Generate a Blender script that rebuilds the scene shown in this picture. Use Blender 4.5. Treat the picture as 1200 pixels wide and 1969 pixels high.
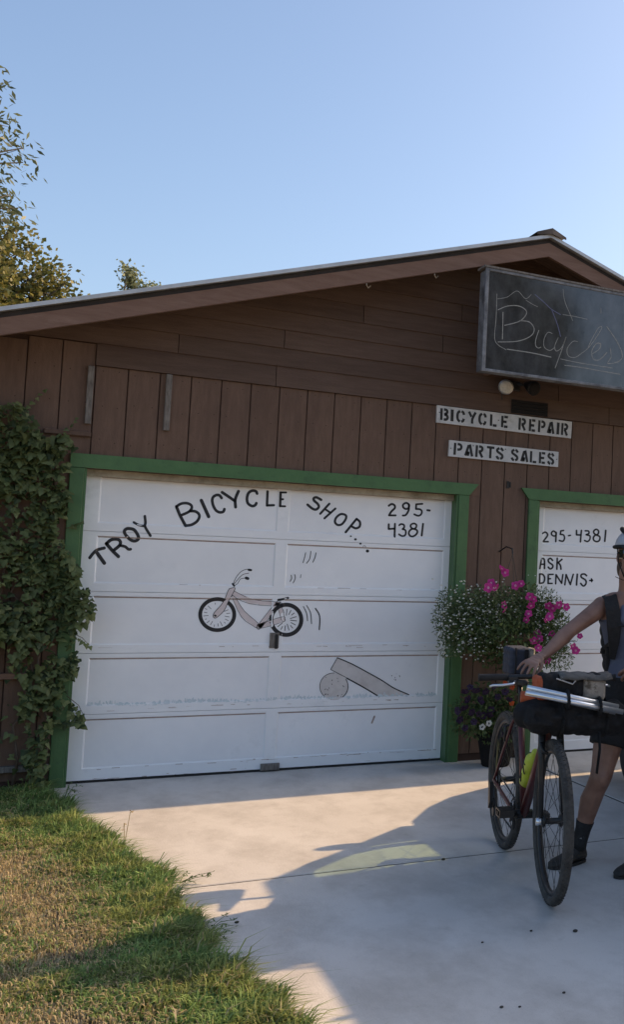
import bpy, math, random
import numpy as np
from mathutils import Vector, Matrix

for o in list(bpy.data.objects):
    bpy.data.objects.remove(o)
random.seed(7)
RNG = np.random.default_rng(11)
scene = bpy.context.scene
col = scene.collection

# ------------------------------------------------------------------ camera
F_PX, CX, CY = 2017.14, 1312.0, 984.5           # the photograph is the left part of a wider frame
IMG_W, IMG_H = 1200.0, 1969.0
YAW, PITCH, ROLL = -0.5471, 0.0621, -0.0329
CAM = Vector((-0.857, -8.3038, 1.5553))
ROT = Matrix.Rotation(YAW, 3, 'Z') @ Matrix.Rotation(PITCH, 3, 'X') @ Matrix.Rotation(ROLL, 3, 'Y')
cd = bpy.data.cameras.new('camera')
cam = bpy.data.objects.new('camera', cd)
col.objects.link(cam)
cam.matrix_world = Matrix.Translation(CAM) @ (ROT @ Matrix.Rotation(math.pi / 2, 3, 'X')).to_4x4()
cd.sensor_fit = 'VERTICAL'
cd.sensor_height = 24.0
cd.lens = F_PX / IMG_H * 24.0
cd.shift_x = -(CX - IMG_W / 2) / IMG_H
cd.shift_y = (CY - IMG_H / 2) / IMG_H
cd.clip_start = 0.05
cd.clip_end = 3000
scene.camera = cam

# ------------------------------------------------------------------ light
SUN_A, SUN_B = 1.52, 0.13                       # metres left / towards the camera a shadow runs per metre of height
sun_dir = Vector((SUN_A, SUN_B, 1.0)).normalized()
elev = math.asin(sun_dir.z)
azim = math.atan2(sun_dir.x, sun_dir.y)         # clockwise from +Y
world = bpy.data.worlds.new('World')
scene.world = world
world.use_nodes = True
wn = world.node_tree.nodes
bg = wn['Background']
sky = wn.new('ShaderNodeTexSky')
sky.sky_type = 'NISHITA'
sky.sun_disc = False
sky.sun_elevation = elev
sky.sun_rotation = azim
sky.air_density = 1.0
sky.dust_density = 2.6
sky.ozone_density = 1.8
world.node_tree.links.new(sky.outputs[0], bg.inputs[0])
bg.inputs[1].default_value = 0.118
sl = bpy.data.lights.new('sun', 'SUN')
sl.energy = 3.25
sl.angle = math.radians(0.55)
sl.color = (1.0, 0.69, 0.385)
sun = bpy.data.objects.new('sun', sl)
col.objects.link(sun)
sun.location = sun_dir * 40
sun.rotation_euler = (-sun_dir).to_track_quat('-Z', 'Y').to_euler()
vs = scene.view_settings
vs.view_transform = 'Standard'
vs.look = 'None'
vs.gamma = 1.0
vs.exposure = 0.90
scene.render.engine = 'CYCLES'
scene.cycles.max_bounces = 8
scene.cycles.transparent_max_bounces = 24


# ------------------------------------------------------------------ pixel -> place
def ray(u, v):
    return ROT @ Vector(((u - CX) / F_PX, 1.0, -(v - CY) / F_PX))


def on_y(u, v, y):
    d = ray(u, v)
    return CAM + d * ((y - CAM.y) / d.y)


def on_z(u, v, z=0.0):
    d = ray(u, v)
    return CAM + d * ((z - CAM.z) / d.z)


# ------------------------------------------------------------------ materials
def _mat(name):
    m = bpy.data.materials.new(name)
    m.use_nodes = True
    return m, m.node_tree.nodes, m.node_tree.links, m.node_tree.nodes['Principled BSDF']


def pm(name, c1, c2=None, scale=6.0, rough=0.6, bump=0.0, bscale=40.0, metal=0.0, spec=0.4,
       rnd=0.0, stretch=(1, 1, 1), detail=5.0, c3=None, s3=1.3, t3=(0.5, 0.7), rough2=None):
    """two-tone noise colour, optional per-object shade, optional third stain colour, optional relief"""
    m, n, l, b = _mat(name)
    tc = n.new('ShaderNodeTexCoord')
    mp = n.new('ShaderNodeMapping')
    mp.inputs['Scale'].default_value = stretch
    geo = n.new('ShaderNodeNewGeometry')
    l.new(geo.outputs['Position'], mp.inputs['Vector'])
    b.inputs['Roughness'].default_value = rough
    b.inputs['Metallic'].default_value = metal
    b.inputs['Specular IOR Level'].default_value = spec
    c2 = c2 or c1
    nz = n.new('ShaderNodeTexNoise')
    nz.inputs['Scale'].default_value = scale
    nz.inputs['Detail'].default_value = detail
    nz.inputs['Roughness'].default_value = 0.65
    l.new(mp.outputs[0], nz.inputs['Vector'])
    rp = n.new('ShaderNodeValToRGB')
    rp.color_ramp.elements[0].position = 0.32
    rp.color_ramp.elements[1].position = 0.68
    rp.color_ramp.elements[0].color = (*c1, 1)
    rp.color_ramp.elements[1].color = (*c2, 1)
    l.new(nz.outputs['Fac'], rp.inputs['Fac'])
    out = rp.outputs['Color']
    if c3:
        n3 = n.new('ShaderNodeTexNoise')
        n3.inputs['Scale'].default_value = s3
        n3.inputs['Detail'].default_value = 8
        n3.inputs['Roughness'].default_value = 0.7
        l.new(mp.outputs[0], n3.inputs['Vector'])
        r3 = n.new('ShaderNodeMapRange')
        r3.inputs['From Min'].default_value = t3[0]
        r3.inputs['From Max'].default_value = t3[1]
        l.new(n3.outputs['Fac'], r3.inputs['Value'])
        mx = n.new('ShaderNodeMix')
        mx.data_type = 'RGBA'
        mx.inputs['B'].default_value = (*c3, 1)
        l.new(r3.outputs[0], mx.inputs['Factor'])
        l.new(out, mx.inputs['A'])
        out = mx.outputs['Result']
    if rnd:
        oi = n.new('ShaderNodeObjectInfo')
        mr = n.new('ShaderNodeMapRange')
        mr.inputs['To Min'].default_value = 1 - rnd
        mr.inputs['To Max'].default_value = 1 + rnd
        l.new(oi.outputs['Random'], mr.inputs['Value'])
        hs = n.new('ShaderNodeHueSaturation')
        l.new(mr.outputs[0], hs.inputs['Value'])
        l.new(out, hs.inputs['Color'])
        out = hs.outputs['Color']
    l.new(out, b.inputs['Base Color'])
    if rough2 is not None:
        mr2 = n.new('ShaderNodeMapRange')
        mr2.inputs['To Min'].default_value = rough
        mr2.inputs['To Max'].default_value = rough2
        l.new(nz.outputs['Fac'], mr2.inputs['Value'])
        l.new(mr2.outputs[0], b.inputs['Roughness'])
    if bump:
        nb = n.new('ShaderNodeTexNoise')
        nb.inputs['Scale'].default_value = bscale
        nb.inputs['Detail'].default_value = 6
        l.new(mp.outputs[0], nb.inputs['Vector'])
        bp = n.new('ShaderNodeBump')
        bp.inputs['Strength'].default_value = bump
        bp.inputs['Distance'].default_value = 0.01
        l.new(nb.outputs['Fac'], bp.inputs['Height'])
        l.new(bp.outputs[0], b.inputs['Normal'])
    return m


def leafmat(name, c1, c2, trans=0.35, rough=0.5, attr=False, scale=9.0, rnd=0.0, spec=0.3):
    m, n, l, b = _mat(name)
    b.inputs['Roughness'].default_value = rough
    b.inputs['Specular IOR Level'].default_value = spec
    if attr:
        at = n.new('ShaderNodeAttribute')
        at.attribute_name = 'tint'
        out = at.outputs['Color']
    else:
        geo = n.new('ShaderNodeNewGeometry')
        nz = n.new('ShaderNodeTexNoise')
        nz.inputs['Scale'].default_value = scale
        nz.inputs['Detail'].default_value = 3
        l.new(geo.outputs['Position'], nz.inputs['Vector'])
        rp = n.new('ShaderNodeValToRGB')
        rp.color_ramp.elements[0].position = 0.35
        rp.color_ramp.elements[1].position = 0.65
        rp.color_ramp.elements[0].color = (*c1, 1)
        rp.color_ramp.elements[1].color = (*c2, 1)
        if rnd:
            ad = n.new('ShaderNodeMath')
            ad.operation = 'MULTIPLY_ADD'
            l.new(geo.outputs['Random Per Island'], ad.inputs[0])
            ad.inputs[1].default_value = rnd
            l.new(nz.outputs['Fac'], ad.inputs[2])
            sb = n.new('ShaderNodeMath')
            sb.operation = 'SUBTRACT'
            sb.inputs[1].default_value = rnd / 2
            l.new(ad.outputs[0], sb.inputs[0])
            l.new(sb.outputs[0], rp.inputs['Fac'])
        else:
            l.new(nz.outputs['Fac'], rp.inputs['Fac'])
        out = rp.outputs['Color']
    l.new(out, b.inputs['Base Color'])
    tr = n.new('ShaderNodeBsdfTranslucent')
    l.new(out, tr.inputs['Color'])
    mx = n.new('ShaderNodeMixShader')
    mx.inputs[0].default_value = trans
    l.new(b.outputs[0], mx.inputs[1])
    l.new(tr.outputs[0], mx.inputs[2])
    l.new(mx.outputs[0], n['Material Output'].inputs['Surface'])
    return m


def glassmat(name, tint, gloss=0.1):
    m, n, l, b = _mat(name)
    tp = n.new('ShaderNodeBsdfTransparent')
    tp.inputs[0].default_value = (*tint, 1)
    gl = n.new('ShaderNodeBsdfGlossy')
    gl.inputs['Roughness'].default_value = 0.02
    fr = n.new('ShaderNodeFresnel')
    fr.inputs[0].default_value = 1.5
    mx = n.new('ShaderNodeMixShader')
    l.new(fr.outputs[0], mx.inputs[0])
    l.new(tp.outputs[0], mx.inputs[1])
    l.new(gl.outputs[0], mx.inputs[2])
    l.new(mx.outputs[0], n['Material Output'].inputs['Surface'])
    return m


M = {}
M['siding'] = pm('brown_siding', (0.118, 0.074, 0.053), (0.152, 0.096, 0.070), 7, 0.75, 0.35, 60, rnd=0.05,
                 stretch=(5, 5, 0.9), c3=(0.090, 0.056, 0.042), s3=1.1, t3=(0.50, 0.78), spec=0.25)
M['gable'] = pm('brown_gable_board', (0.094, 0.060, 0.044), (0.122, 0.080, 0.060), 7, 0.75, 0.35, 60, rnd=0.10,
                stretch=(0.6, 6, 6), c3=(0.078, 0.048, 0.037), s3=2.0, t3=(0.5, 0.75), spec=0.25)
M['groove'] = pm('dark_groove', (0.045, 0.026, 0.020), (0.065, 0.036, 0.027), 9, 0.9)
M['fascia'] = pm('brown_fascia', (0.150, 0.086, 0.060), (0.200, 0.122, 0.090), 5, 0.7, 0.25, 50, stretch=(0.8, 6, 6), rnd=0.05,
                 c3=(0.26, 0.18, 0.14), s3=3.0, t3=(0.62, 0.8))
M['green'] = pm('green_trim', (0.052, 0.125, 0.046), (0.068, 0.150, 0.056), 8, 0.5, 0.15, 60, rnd=0.06,
                c3=(0.040, 0.088, 0.038), s3=9.0, t3=(0.55, 0.75))
M['doorwhite'] = pm('white_door_paint', (0.76, 0.77, 0.785), (0.83, 0.835, 0.84), 2.2, 0.45, 0.06, 30,
                    c3=(0.66, 0.67, 0.675), s3=4.5, t3=(0.58, 0.82), rough2=0.6)
M['panelwhite'] = pm('white_panel_paint', (0.75, 0.76, 0.78), (0.825, 0.83, 0.84), 2.0, 0.42, 0.05, 30, rnd=0.02,
                     c3=(0.66, 0.67, 0.68), s3=3.8, t3=(0.60, 0.85), rough2=0.58)
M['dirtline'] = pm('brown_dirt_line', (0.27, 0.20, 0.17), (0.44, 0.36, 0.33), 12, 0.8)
M['beige'] = pm('beige_stop', (0.30, 0.26, 0.19), (0.42, 0.37, 0.28), 8, 0.7, c3=(0.2, 0.17, 0.12), s3=5)
M['blackpaint'] = pm('black_paint', (0.012, 0.012, 0.014), (0.022, 0.022, 0.026), 30, 0.5)
M['stencil'] = pm('stencil_black', (0.013, 0.013, 0.013), (0.03, 0.03, 0.03), 40, 0.6)
M['signwhite'] = pm('weathered_white_board', (0.46, 0.47, 0.47), (0.60, 0.60, 0.60), 14, 0.7, 0.2, 60, c3=(0.36, 0.35, 0.32), s3=9, t3=(0.6, 0.8))
M['paint_pink'] = pm('pale_pink_paint', (0.58, 0.50, 0.49), (0.66, 0.58, 0.57), 14, 0.5)
M['paint_cream'] = pm('pale_cream_paint', (0.56, 0.53, 0.51), (0.64, 0.61, 0.59), 10, 0.5, c3=(0.5, 0.46, 0.44), s3=7)
M['paint_grass'] = pm('faded_blue_green_paint', (0.50, 0.58, 0.60), (0.64, 0.69, 0.71), 25, 0.55)
M['wood_grey'] = pm('weathered_grey_wood', (0.10, 0.088, 0.078), (0.22, 0.20, 0.18), 18, 0.85, 0.5, 70, stretch=(4, 4, 0.7))
M['black'] = pm('black_void', (0.010, 0.009, 0.009), None, 5, 0.9)
M['rubber'] = pm('black_rubber', (0.018, 0.017, 0.017), (0.03, 0.028, 0.027), 20, 0.8)
M['roofmetal'] = pm('galvanised_roof', (0.42, 0.43, 0.44), (0.55, 0.56, 0.57), 9, 0.45, metal=0.5)
M['roofshade'] = pm('roof_edge_shade', (0.02, 0.018, 0.017), (0.035, 0.03, 0.028), 9, 0.85)  # near-black on the deck edge paints in the shadow under the metal sheets
M['rust'] = pm('ridge_cap_tin', (0.07, 0.055, 0.045), (0.16, 0.13, 0.11), 10, 0.65, metal=0.3)
M['metal'] = pm('bare_metal', (0.45, 0.45, 0.46), (0.6, 0.6, 0.6), 14, 0.35, metal=0.9)
M['alu'] = pm('silver_tube', (0.62, 0.64, 0.67), (0.74, 0.76, 0.79), 14, 0.28, metal=0.85)
M['darkmetal'] = pm('black_metal', (0.016, 0.016, 0.017), (0.03, 0.03, 0.03), 14, 0.4, metal=0.2)
M['lampglass'] = pm('frosted_lamp_glass', (0.42, 0.42, 0.38), (0.60, 0.60, 0.56), 50, 0.15, spec=0.8)


def concrete():
    m, n, l, b = _mat('broom_finished_concrete')
    geo = n.new('ShaderNodeNewGeometry')

    def noise(s, d=6, r=0.6, st=(1, 1, 1)):
        mp = n.new('ShaderNodeMapping')
        mp.inputs['Scale'].default_value = st
        l.new(geo.outputs['Position'], mp.inputs['Vector'])
        q = n.new('ShaderNodeTexNoise')
        q.inputs['Scale'].default_value = s
        q.inputs['Detail'].default_value = d
        q.inputs['Roughness'].default_value = r
        l.new(mp.outputs[0], q.inputs['Vector'])
        return q

    def ramp(src, p0, p1, a, c):
        r = n.new('ShaderNodeValToRGB')
        r.color_ramp.elements[0].position = p0
        r.color_ramp.elements[1].position = p1
        r.color_ramp.elements[0].color = (*a, 1)
        r.color_ramp.elements[1].color = (*c, 1)
        l.new(src, r.inputs[0])
        return r.outputs[0]

    def mult(a, c):
        x = n.new('ShaderNodeMix')
        x.data_type = 'RGBA'
        x.blend_type = 'MULTIPLY'
        x.inputs['Factor'].default_value = 1
        l.new(a, x.inputs['A'])
        l.new(c, x.inputs['B'])
        return x.outputs['Result']
    base = ramp(noise(1.1, 7, 0.62).outputs['Fac'], 0.3, 0.7, (0.515, 0.483, 0.446), (0.60, 0.57, 0.533))
    stain = ramp(noise(2.7, 8, 0.7, (1, 0.55, 1)).outputs['Fac'], 0.38, 0.56, (0.82, 0.81, 0.80), (1, 1, 1))
    speck = ramp(noise(190, 3, 0.6).outputs['Fac'], 0.30, 0.45, (0.80, 0.80, 0.80), (1, 1, 1))
    blot = ramp(noise(9, 5, 0.6).outputs['Fac'], 0.28, 0.40, (0.90, 0.895, 0.89), (1, 1, 1))
    out = mult(mult(mult(base, stain), speck), blot)
    l.new(out, b.inputs['Base Color'])
    b.inputs['Roughness'].default_value = 0.85
    b.inputs['Specular IOR Level'].default_value = 0.25
    nb = noise(120, 4, 0.6, (1, 0.25, 1))
    bp = n.new('ShaderNodeBump')
    bp.inputs['Strength'].default_value = 0.25
    bp.inputs['Distance'].default_value = 0.004
    l.new(nb.outputs['Fac'], bp.inputs['Height'])
    l.new(bp.outputs[0], b.inputs['Normal'])
    return m


M['concrete'] = concrete()
M['joint'] = pm('joint_dirt', (0.035, 0.030, 0.026), (0.07, 0.06, 0.05), 20, 0.95)
M['soil'] = pm('dry_lawn_soil', (0.24, 0.18, 0.105), (0.34, 0.26, 0.165), 6, 0.95, 0.6, 50, c3=(0.11, 0.12, 0.045), s3=1.5, t3=(0.5, 0.7))


# ------------------------------------------------------------------ mesh builder
def frame_of(d):
    d = Vector(d).normalized()
    a = Vector((0, 0, 1)) if abs(d.z) < 0.9 else Vector((1, 0, 0))
    s = d.cross(a).normalized()
    return s, s.cross(d).normalized()


class MB:
    def __init__(self):
        self.v = []
        self.f = []

    def add(self, vs, fs):
        b = len(self.v)
        self.v += [tuple(x) for x in vs]
        self.f += [tuple(i + b for i in q) for q in fs]
        return self

    def box(self, x0, x1, y0, y1, z0, z1):
        vs = [(x, y, z) for z in (z0, z1) for y in (y0, y1) for x in (x0, x1)]
        return self.add(vs, [(0, 2, 3, 1), (4, 5, 7, 6), (0, 1, 5, 4), (2, 6, 7, 3), (0, 4, 6, 2), (1, 3, 7, 5)])

    def obox(self, c, ax, ay, az):
        """box from centre and three half-axis vectors"""
        c, ax, ay, az = map(Vector, (c, ax, ay, az))
        vs = [c + ax * i + ay * j + az * k for k in (-1, 1) for j in (-1, 1) for i in (-1, 1)]
        return self.add(vs, [(0, 2, 3, 1), (4, 5, 7, 6), (0, 1, 5, 4), (2, 6, 7, 3), (0, 4, 6, 2), (1, 3, 7, 5)])

    def cbox(self, x0, x1, y0, y1, z0, z1, b=0.003):
        """box whose front (low y) edges are chamfered"""
        vs = [(x0 + b, y0, z0 + b), (x1 - b, y0, z0 + b), (x1 - b, y0, z1 - b), (x0 + b, y0, z1 - b),
              (x0, y0 + b, z0), (x1, y0 + b, z0), (x1, y0 + b, z1), (x0, y0 + b, z1),
              (x0, y1, z0), (x1, y1, z0), (x1, y1, z1), (x0, y1, z1)]
        fs = [(0, 1, 2, 3), (8, 11, 10, 9)]
        for k in range(4):
            j = (k + 1) % 4
            fs += [(k + 4, j + 4, j, k), (k + 8, j + 8, j + 4, k + 4)]
        return self.add(vs, fs)

    def prism_y(self, poly, y0, y1):
        """polygon of (x, z), counter-clockwise seen from -y, extruded along y"""
        n = len(poly)
        vs = [(x, y0, z) for x, z in poly] + [(x, y1, z) for x, z in poly]
        fs = [tuple(range(n)), tuple(range(2 * n - 1, n - 1, -1))]
        for k in range(n):
            j = (k + 1) % n
            fs.append((k, k + n, j + n, j))
        return self.add(vs, fs)

    def tube(self, pts, r, n=8, cap=True, flat=None):
        pts = [Vector(p) for p in pts]
        rs = r if isinstance(r, (list, tuple)) else [r] * len(pts)
        base = len(self.v)
        s = None
        for i, p in enumerate(pts):
            d = (pts[min(i + 1, len(pts) - 1)] - pts[max(i - 1, 0)])
            if d.length < 1e-9:
                d = Vector((0, 0, 1))
            d.normalize()
            if s is None:
                s, t = frame_of(d)
            else:
                s = (s - d * s.dot(d)).normalized()
                t = s.cross(d).normalized()
            for k in range(n):
                a = 2 * math.pi * k / n
                q = p + s * (math.cos(a) * rs[i]) + t * (math.sin(a) * rs[i] * (flat or 1))
                self.v.append(tuple(q))
        for i in range(len(pts) - 1):
            for k in range(n):
                j = (k + 1) % n
                self.f.append((base + i * n + k, base + (i + 1) * n + k, base + (i + 1) * n + j, base + i * n + j))
        if cap:
            self.f.append(tuple(base + k for k in range(n)))
            e = base + (len(pts) - 1) * n
            self.f.append(tuple(e + k for k in reversed(range(n))))
        return self

    def loft(self, rings, cap=True):
        """rings: lists of points of equal count"""
        n = len(rings[0])
        base = len(self.v)
        for r in rings:
            self.v += [tuple(p) for p in r]
        for i in range(len(rings) - 1):
            for k in range(n):
                j = (k + 1) % n
                self.f.append((base + i * n + k, base + i * n + j, base + (i + 1) * n + j, base + (i + 1) * n + k))
        if cap:
            self.f.append(tuple(base + k for k in reversed(range(n))))
            e = base + (len(rings) - 1) * n
            self.f.append(tuple(e + k for k in range(n)))
        return self

    def ell(self, c, r, n=14, m=9, rot=None):
        c = Vector(c)
        r = Vector(r) if not isinstance(r, (int, float)) else Vector((r, r, r))
        base = len(self.v)
        for i in range(m + 1):
            th = math.pi * i / m
            for k in range(n):
                a = 2 * math.pi * k / n
                p = Vector((r.x * math.sin(th) * math.cos(a), r.y * math.sin(th) * math.sin(a), r.z * math.cos(th)))
                if rot:
                    p = rot @ p
                self.v.append(tuple(c + p))
        for i in range(m):
            for k in range(n):
                j = (k + 1) % n
                self.f.append((base + i * n + k, base + (i + 1) * n + k, base + (i + 1) * n + j, base + i * n + j))
        return self

    def torus(self, c, s, t, R, r, n=48, m=10, rz=None):
        """ring in the plane s,t"""
        c, s, t = Vector(c), Vector(s).normalized(), Vector(t).normalized()
        w = s.cross(t)
        base = len(self.v)
        for i in range(n):
            a = 2 * math.pi * i / n
            d = s * math.cos(a) + t * math.sin(a)
            for k in range(m):
                b = 2 * math.pi * k / m
                self.v.append(tuple(c + d * (R + r * math.cos(b)) + w * ((rz or r) * math.sin(b))))
        for i in range(n):
            for k in range(m):
                i2, k2 = (i + 1) % n, (k + 1) % m
                self.f.append((base + i * m + k, base + i2 * m + k, base + i2 * m + k2, base + i * m + k2))
        return self

    def mesh(self, name, mat, smooth=False):
        me = bpy.data.meshes.new(name)
        me.from_pydata(self.v, [], self.f)
        me.materials.append(mat)
        if smooth:
            me.polygons.foreach_set('use_smooth', [True] * len(me.polygons))
        me.update()
        return me

    def build(self, name, mat, parent=None, smooth=False, local=False):
        o = bpy.data.objects.new(name, self.mesh(name, mat, smooth))
        col.objects.link(o)
        if parent is not None:
            if not local:
                w = wloc(parent)
                if w.length > 0:
                    o.data.transform(Matrix.Translation(-w))
            o.parent = parent
        return o


def wloc(o):
    w = Vector((0, 0, 0))
    while o is not None:
        w += o.location
        o = o.parent
    return w


def tag(o, label=None, cat=None, group=None, kind=None):
    if label:
        o['label'] = label
    if cat:
        o['category'] = cat
    if group:
        o['group'] = group
    if kind:
        o['kind'] = kind
    return o


def empty(name, loc, label, cat, rz=0.0, group=None):
    o = bpy.data.objects.new(name, None)
    o.empty_display_size = 0.2
    o.location = loc
    o.rotation_euler = (0, 0, rz)
    col.objects.link(o)
    return tag(o, label, cat, group)


def inst(mesh, name, parent, loc, rot=None, scale=None):
    o = bpy.data.objects.new(name, mesh)
    o.location = Vector(loc) - (wloc(parent) if parent else Vector((0, 0, 0)))
    if rot is not None:
        o.rotation_euler = rot
    if scale is not None:
        o.scale = scale if not isinstance(scale, (int, float)) else (scale,) * 3
    o.parent = parent
    col.objects.link(o)
    return o


def smooth_line(pts, closed=False, k=5):
    """Catmull-Rom through 2-D points"""
    n = len(pts)
    if n < 3:
        a, b = pts
        return [(a[0] + (b[0] - a[0]) * i / 6, a[1] + (b[1] - a[1]) * i / 6) for i in range(7)]
    out = []
    rng = range(n) if closed else range(n - 1)
    for i in rng:
        g = (lambda j: pts[j % n]) if closed else (lambda j: pts[max(0, min(n - 1, j))])
        p0, p1, p2, p3 = g(i - 1), g(i), g(i + 1), g(i + 2)
        for j in range(k):
            t = j / k
            out.append(tuple(0.5 * (2 * p1[c] + (p2[c] - p0[c]) * t + (2 * p0[c] - 5 * p1[c] + 4 * p2[c] - p3[c]) * t * t +
                                    (3 * p1[c] - p0[c] - 3 * p2[c] + p3[c]) * t ** 3) for c in (0, 1)))
    if not closed:
        out.append(tuple(pts[-1]))
    return out


def ribbon2(pts, w, closed=False, round_cap=True, taper=False):
    """2-D stroke -> (verts, faces)"""
    vs, fs = [], []
    n = len(pts)
    for i, p in enumerate(pts):
        if closed:
            a, b = pts[i - 1], pts[(i + 1) % n]
        else:
            a, b = pts[max(i - 1, 0)], pts[min(i + 1, n - 1)]
        dx, dy = b[0] - a[0], b[1] - a[1]
        L = math.hypot(dx, dy) or 1
        h = w / 2
        if taper:
            h *= 0.45 + 0.55 * math.sin(math.pi * (0.12 + 0.76 * i / (n - 1)))
        nx, ny = -dy / L * h, dx / L * h
        vs += [(p[0] + nx, p[1] + ny), (p[0] - nx, p[1] - ny)]
    for i in range(n if closed else n - 1):
        j = (i + 1) % n
        fs.append((2 * i, 2 * i + 1, 2 * j + 1, 2 * j))
    if round_cap and not closed:
        for i in (0, n - 1):
            p = pts[i]
            q = pts[1] if i == 0 else pts[n - 2]
            a0 = math.atan2(p[1] - q[1], p[0] - q[0])
            b = len(vs)
            for k in range(7):
                a = a0 - math.pi / 2 + math.pi * k / 6
                vs.append((p[0] + math.cos(a) * w / 2, p[1] + math.sin(a) * w / 2))
            fs.append(tuple(range(b, b + 7)))
    return vs, fs


# ------------------------------------------------------------------ setting: ground, driveway
def lawn_edge(y):
    """x of the edge between lawn and driveway"""
    P = [(6, -0.9), (0.0, -0.72), (-0.276, -0.70), (-1.43, -0.50), (-2.22, -0.33), (-2.67, -0.24), (-3.41, -0.21), (-3.78, -0.15),
         (-4.39, -0.05), (-5.0, 0.07), (-6.5, 0.35), (-9, 0.7), (-30, 3)]
    for (ya, xa), (yb, xb) in zip(P, P[1:]):
        if ya >= y >= yb:
            return xa + (xb - xa) * (ya - y) / (ya - yb)
    return -0.72


g = MB()
g.add([(-900, -900, -0.02), (900, -900, -0.02), (900, 900, -0.02), (-900, 900, -0.02)], [(0, 1, 2, 3)])
tag(g.build('ground', M['soil']), kind='structure')

drive = MB().box(-0.75, 7.4, -12.5, 0.35, -0.16, -0.0045).build('driveway', M['joint'])
tag(drive, kind='structure')
JX = [-0.72, 2.66, 5.0, 7.3]
JY = [0.3, -2.742, -5.75, -8.8, -12.4]
gap = 0.010
for i in range(3):
    for j in range(4):
        x0, x1, y1, y0 = JX[i] + gap, JX[i + 1] - gap, JY[j] - gap, JY[j + 1] + gap
        b = MB()
        ch = 0.006
        if i == 0:                                     # lawn side follows the lawn's edge
            ys = [y0 + (y1 - y0) * k / 10 for k in range(11)]
            outer = [(x1, y0), (x1, y1)] + [(lawn_edge(y) - 0.14, y) for y in reversed(ys)]
        else:
            outer = [(x0, y0), (x1, y0), (x1, y1), (x0, y1)]
        cxm = sum(p[0] for p in outer) / len(outer)
        cym = sum(p[1] for p in outer) / len(outer)
        top = []
        for (x, y) in outer:
            top.append((x - ch * (1 if x > cxm else -1), y - ch * (1 if y > cym else -1), 0.0))
        n_ = len(outer)
        vs = [(x, y, -0.1) for x, y in outer] + [(x, y, -ch) for x, y in outer] + top
        fs = [tuple(range(2 * n_, 3 * n_))]
        for k in range(n_):
            m_ = (k + 1) % n_
            fs += [(k, m_, m_ + n_, k + n_), (k + n_, m_ + n_, m_ + 2 * n_, k + 2 * n_)]
        b.add(vs, fs)
        b.build('concrete_slab', M['concrete'], drive)

# ------------------------------------------------------------------ garage
garage = empty('garage', (0, 0, 0), 'brown wooden garage with low gable roof and two white overhead doors', 'garage')
OV = 0.42
XA, ZA = 2.577, 4.163                         # ridge, lower edge of the rake board
SLL, SLR = 0.326, 0.338
WL, WR, DEPTH = -1.95, 6.9, 6.0              # wall ends, depth
S = 0.2032                                   # groove spacing
DOORS = [(-0.635, 2.045), (2.752, 5.432)]
DTOP = 2.172


def zf(x):
    return ZA - (SLL * (XA - x) if x < XA else SLR * (x - XA))


# shell behind the boards
b = MB()
xs = [WL, DOORS[0][0], DOORS[0][1], DOORS[1][0], DOORS[1][1], WR]
for a, c in ((xs[0], xs[1]), (xs[2], xs[3]), (xs[4], xs[5])):
    b.box(a, c, 0.012, 0.16, -0.05, DTOP)
b.prism_y([(WL, DTOP), (WR, DTOP), (WR, zf(WR) + 0.086), (XA, ZA + 0.086), (WL, zf(WL) + 0.086)], 0.012, 0.16)
b.box(WL, WL + 0.12, 0.16, DEPTH, -0.05, zf(WL) + 0.086)
b.box(WR - 0.12, WR, 0.16, DEPTH, -0.05, zf(WR) + 0.086)
b.prism_y([(WL, -0.05), (WR, -0.05), (WR, zf(WR) + 0.086), (XA, ZA + 0.086), (WL, zf(WL) + 0.086)], DEPTH, DEPTH + 0.12)
b.build('wall', M['groove'], garage)

plank_cache = {}


def plank(x0, x1, z0, z1, y0=0.0, y1=0.0119, name='siding_plank', mat='siding'):
    key = (round(x1 - x0, 4), round(z1 - z0, 4), mat, round(y1 - y0, 4))
    if key not in plank_cache:
        w, h = x1 - x0, z1 - z0
        plank_cache[key] = MB().cbox(-w / 2, w / 2, 0, y1 - y0, 0, h, 0.0025).mesh(name, M[mat])
    return inst(plank_cache[key], name, garage, ((x0 + x1) / 2, y0, z0))


ZB = 2.888
for i in range(-9, 33):
    a, c = i * S + 0.0036, (i + 1) * S - 0.0036
    a, c = max(a, WL), min(c, WR)
    if c - a < 0.02:
        continue
    top = min(ZB, zf((a + c) / 2) + 0.01)
    if i <= -4:
        top = min(3.04, zf(a) + 0.085)
    cut = None
    for d0, d1 in DOORS:
        if a < d1 and c > d0:
            cut = (d0, d1)
    if cut is None:
        plank(a, c, 0.06, top)
    else:
        if a < cut[0] - 0.03:
            plank(a, cut[0], 0.06, DTOP)
        if c > cut[1] + 0.03:
            plank(cut[1], c, 0.06, DTOP)
        plank(a, c, DTOP, top)

nails = MB()
for i in range(-9, 33):
    for dx in (0.05, 0.155):
        for z in (2.36, 2.62, 2.85):
            nails.ell((i * S + dx + random.uniform(-0.01, 0.01), -0.0005, z + random.uniform(-0.02, 0.02)), (0.004, 0.0015, 0.004), 6, 4)
tag(nails.build('nail_heads', M['groove'], garage), kind='stuff')

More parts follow.
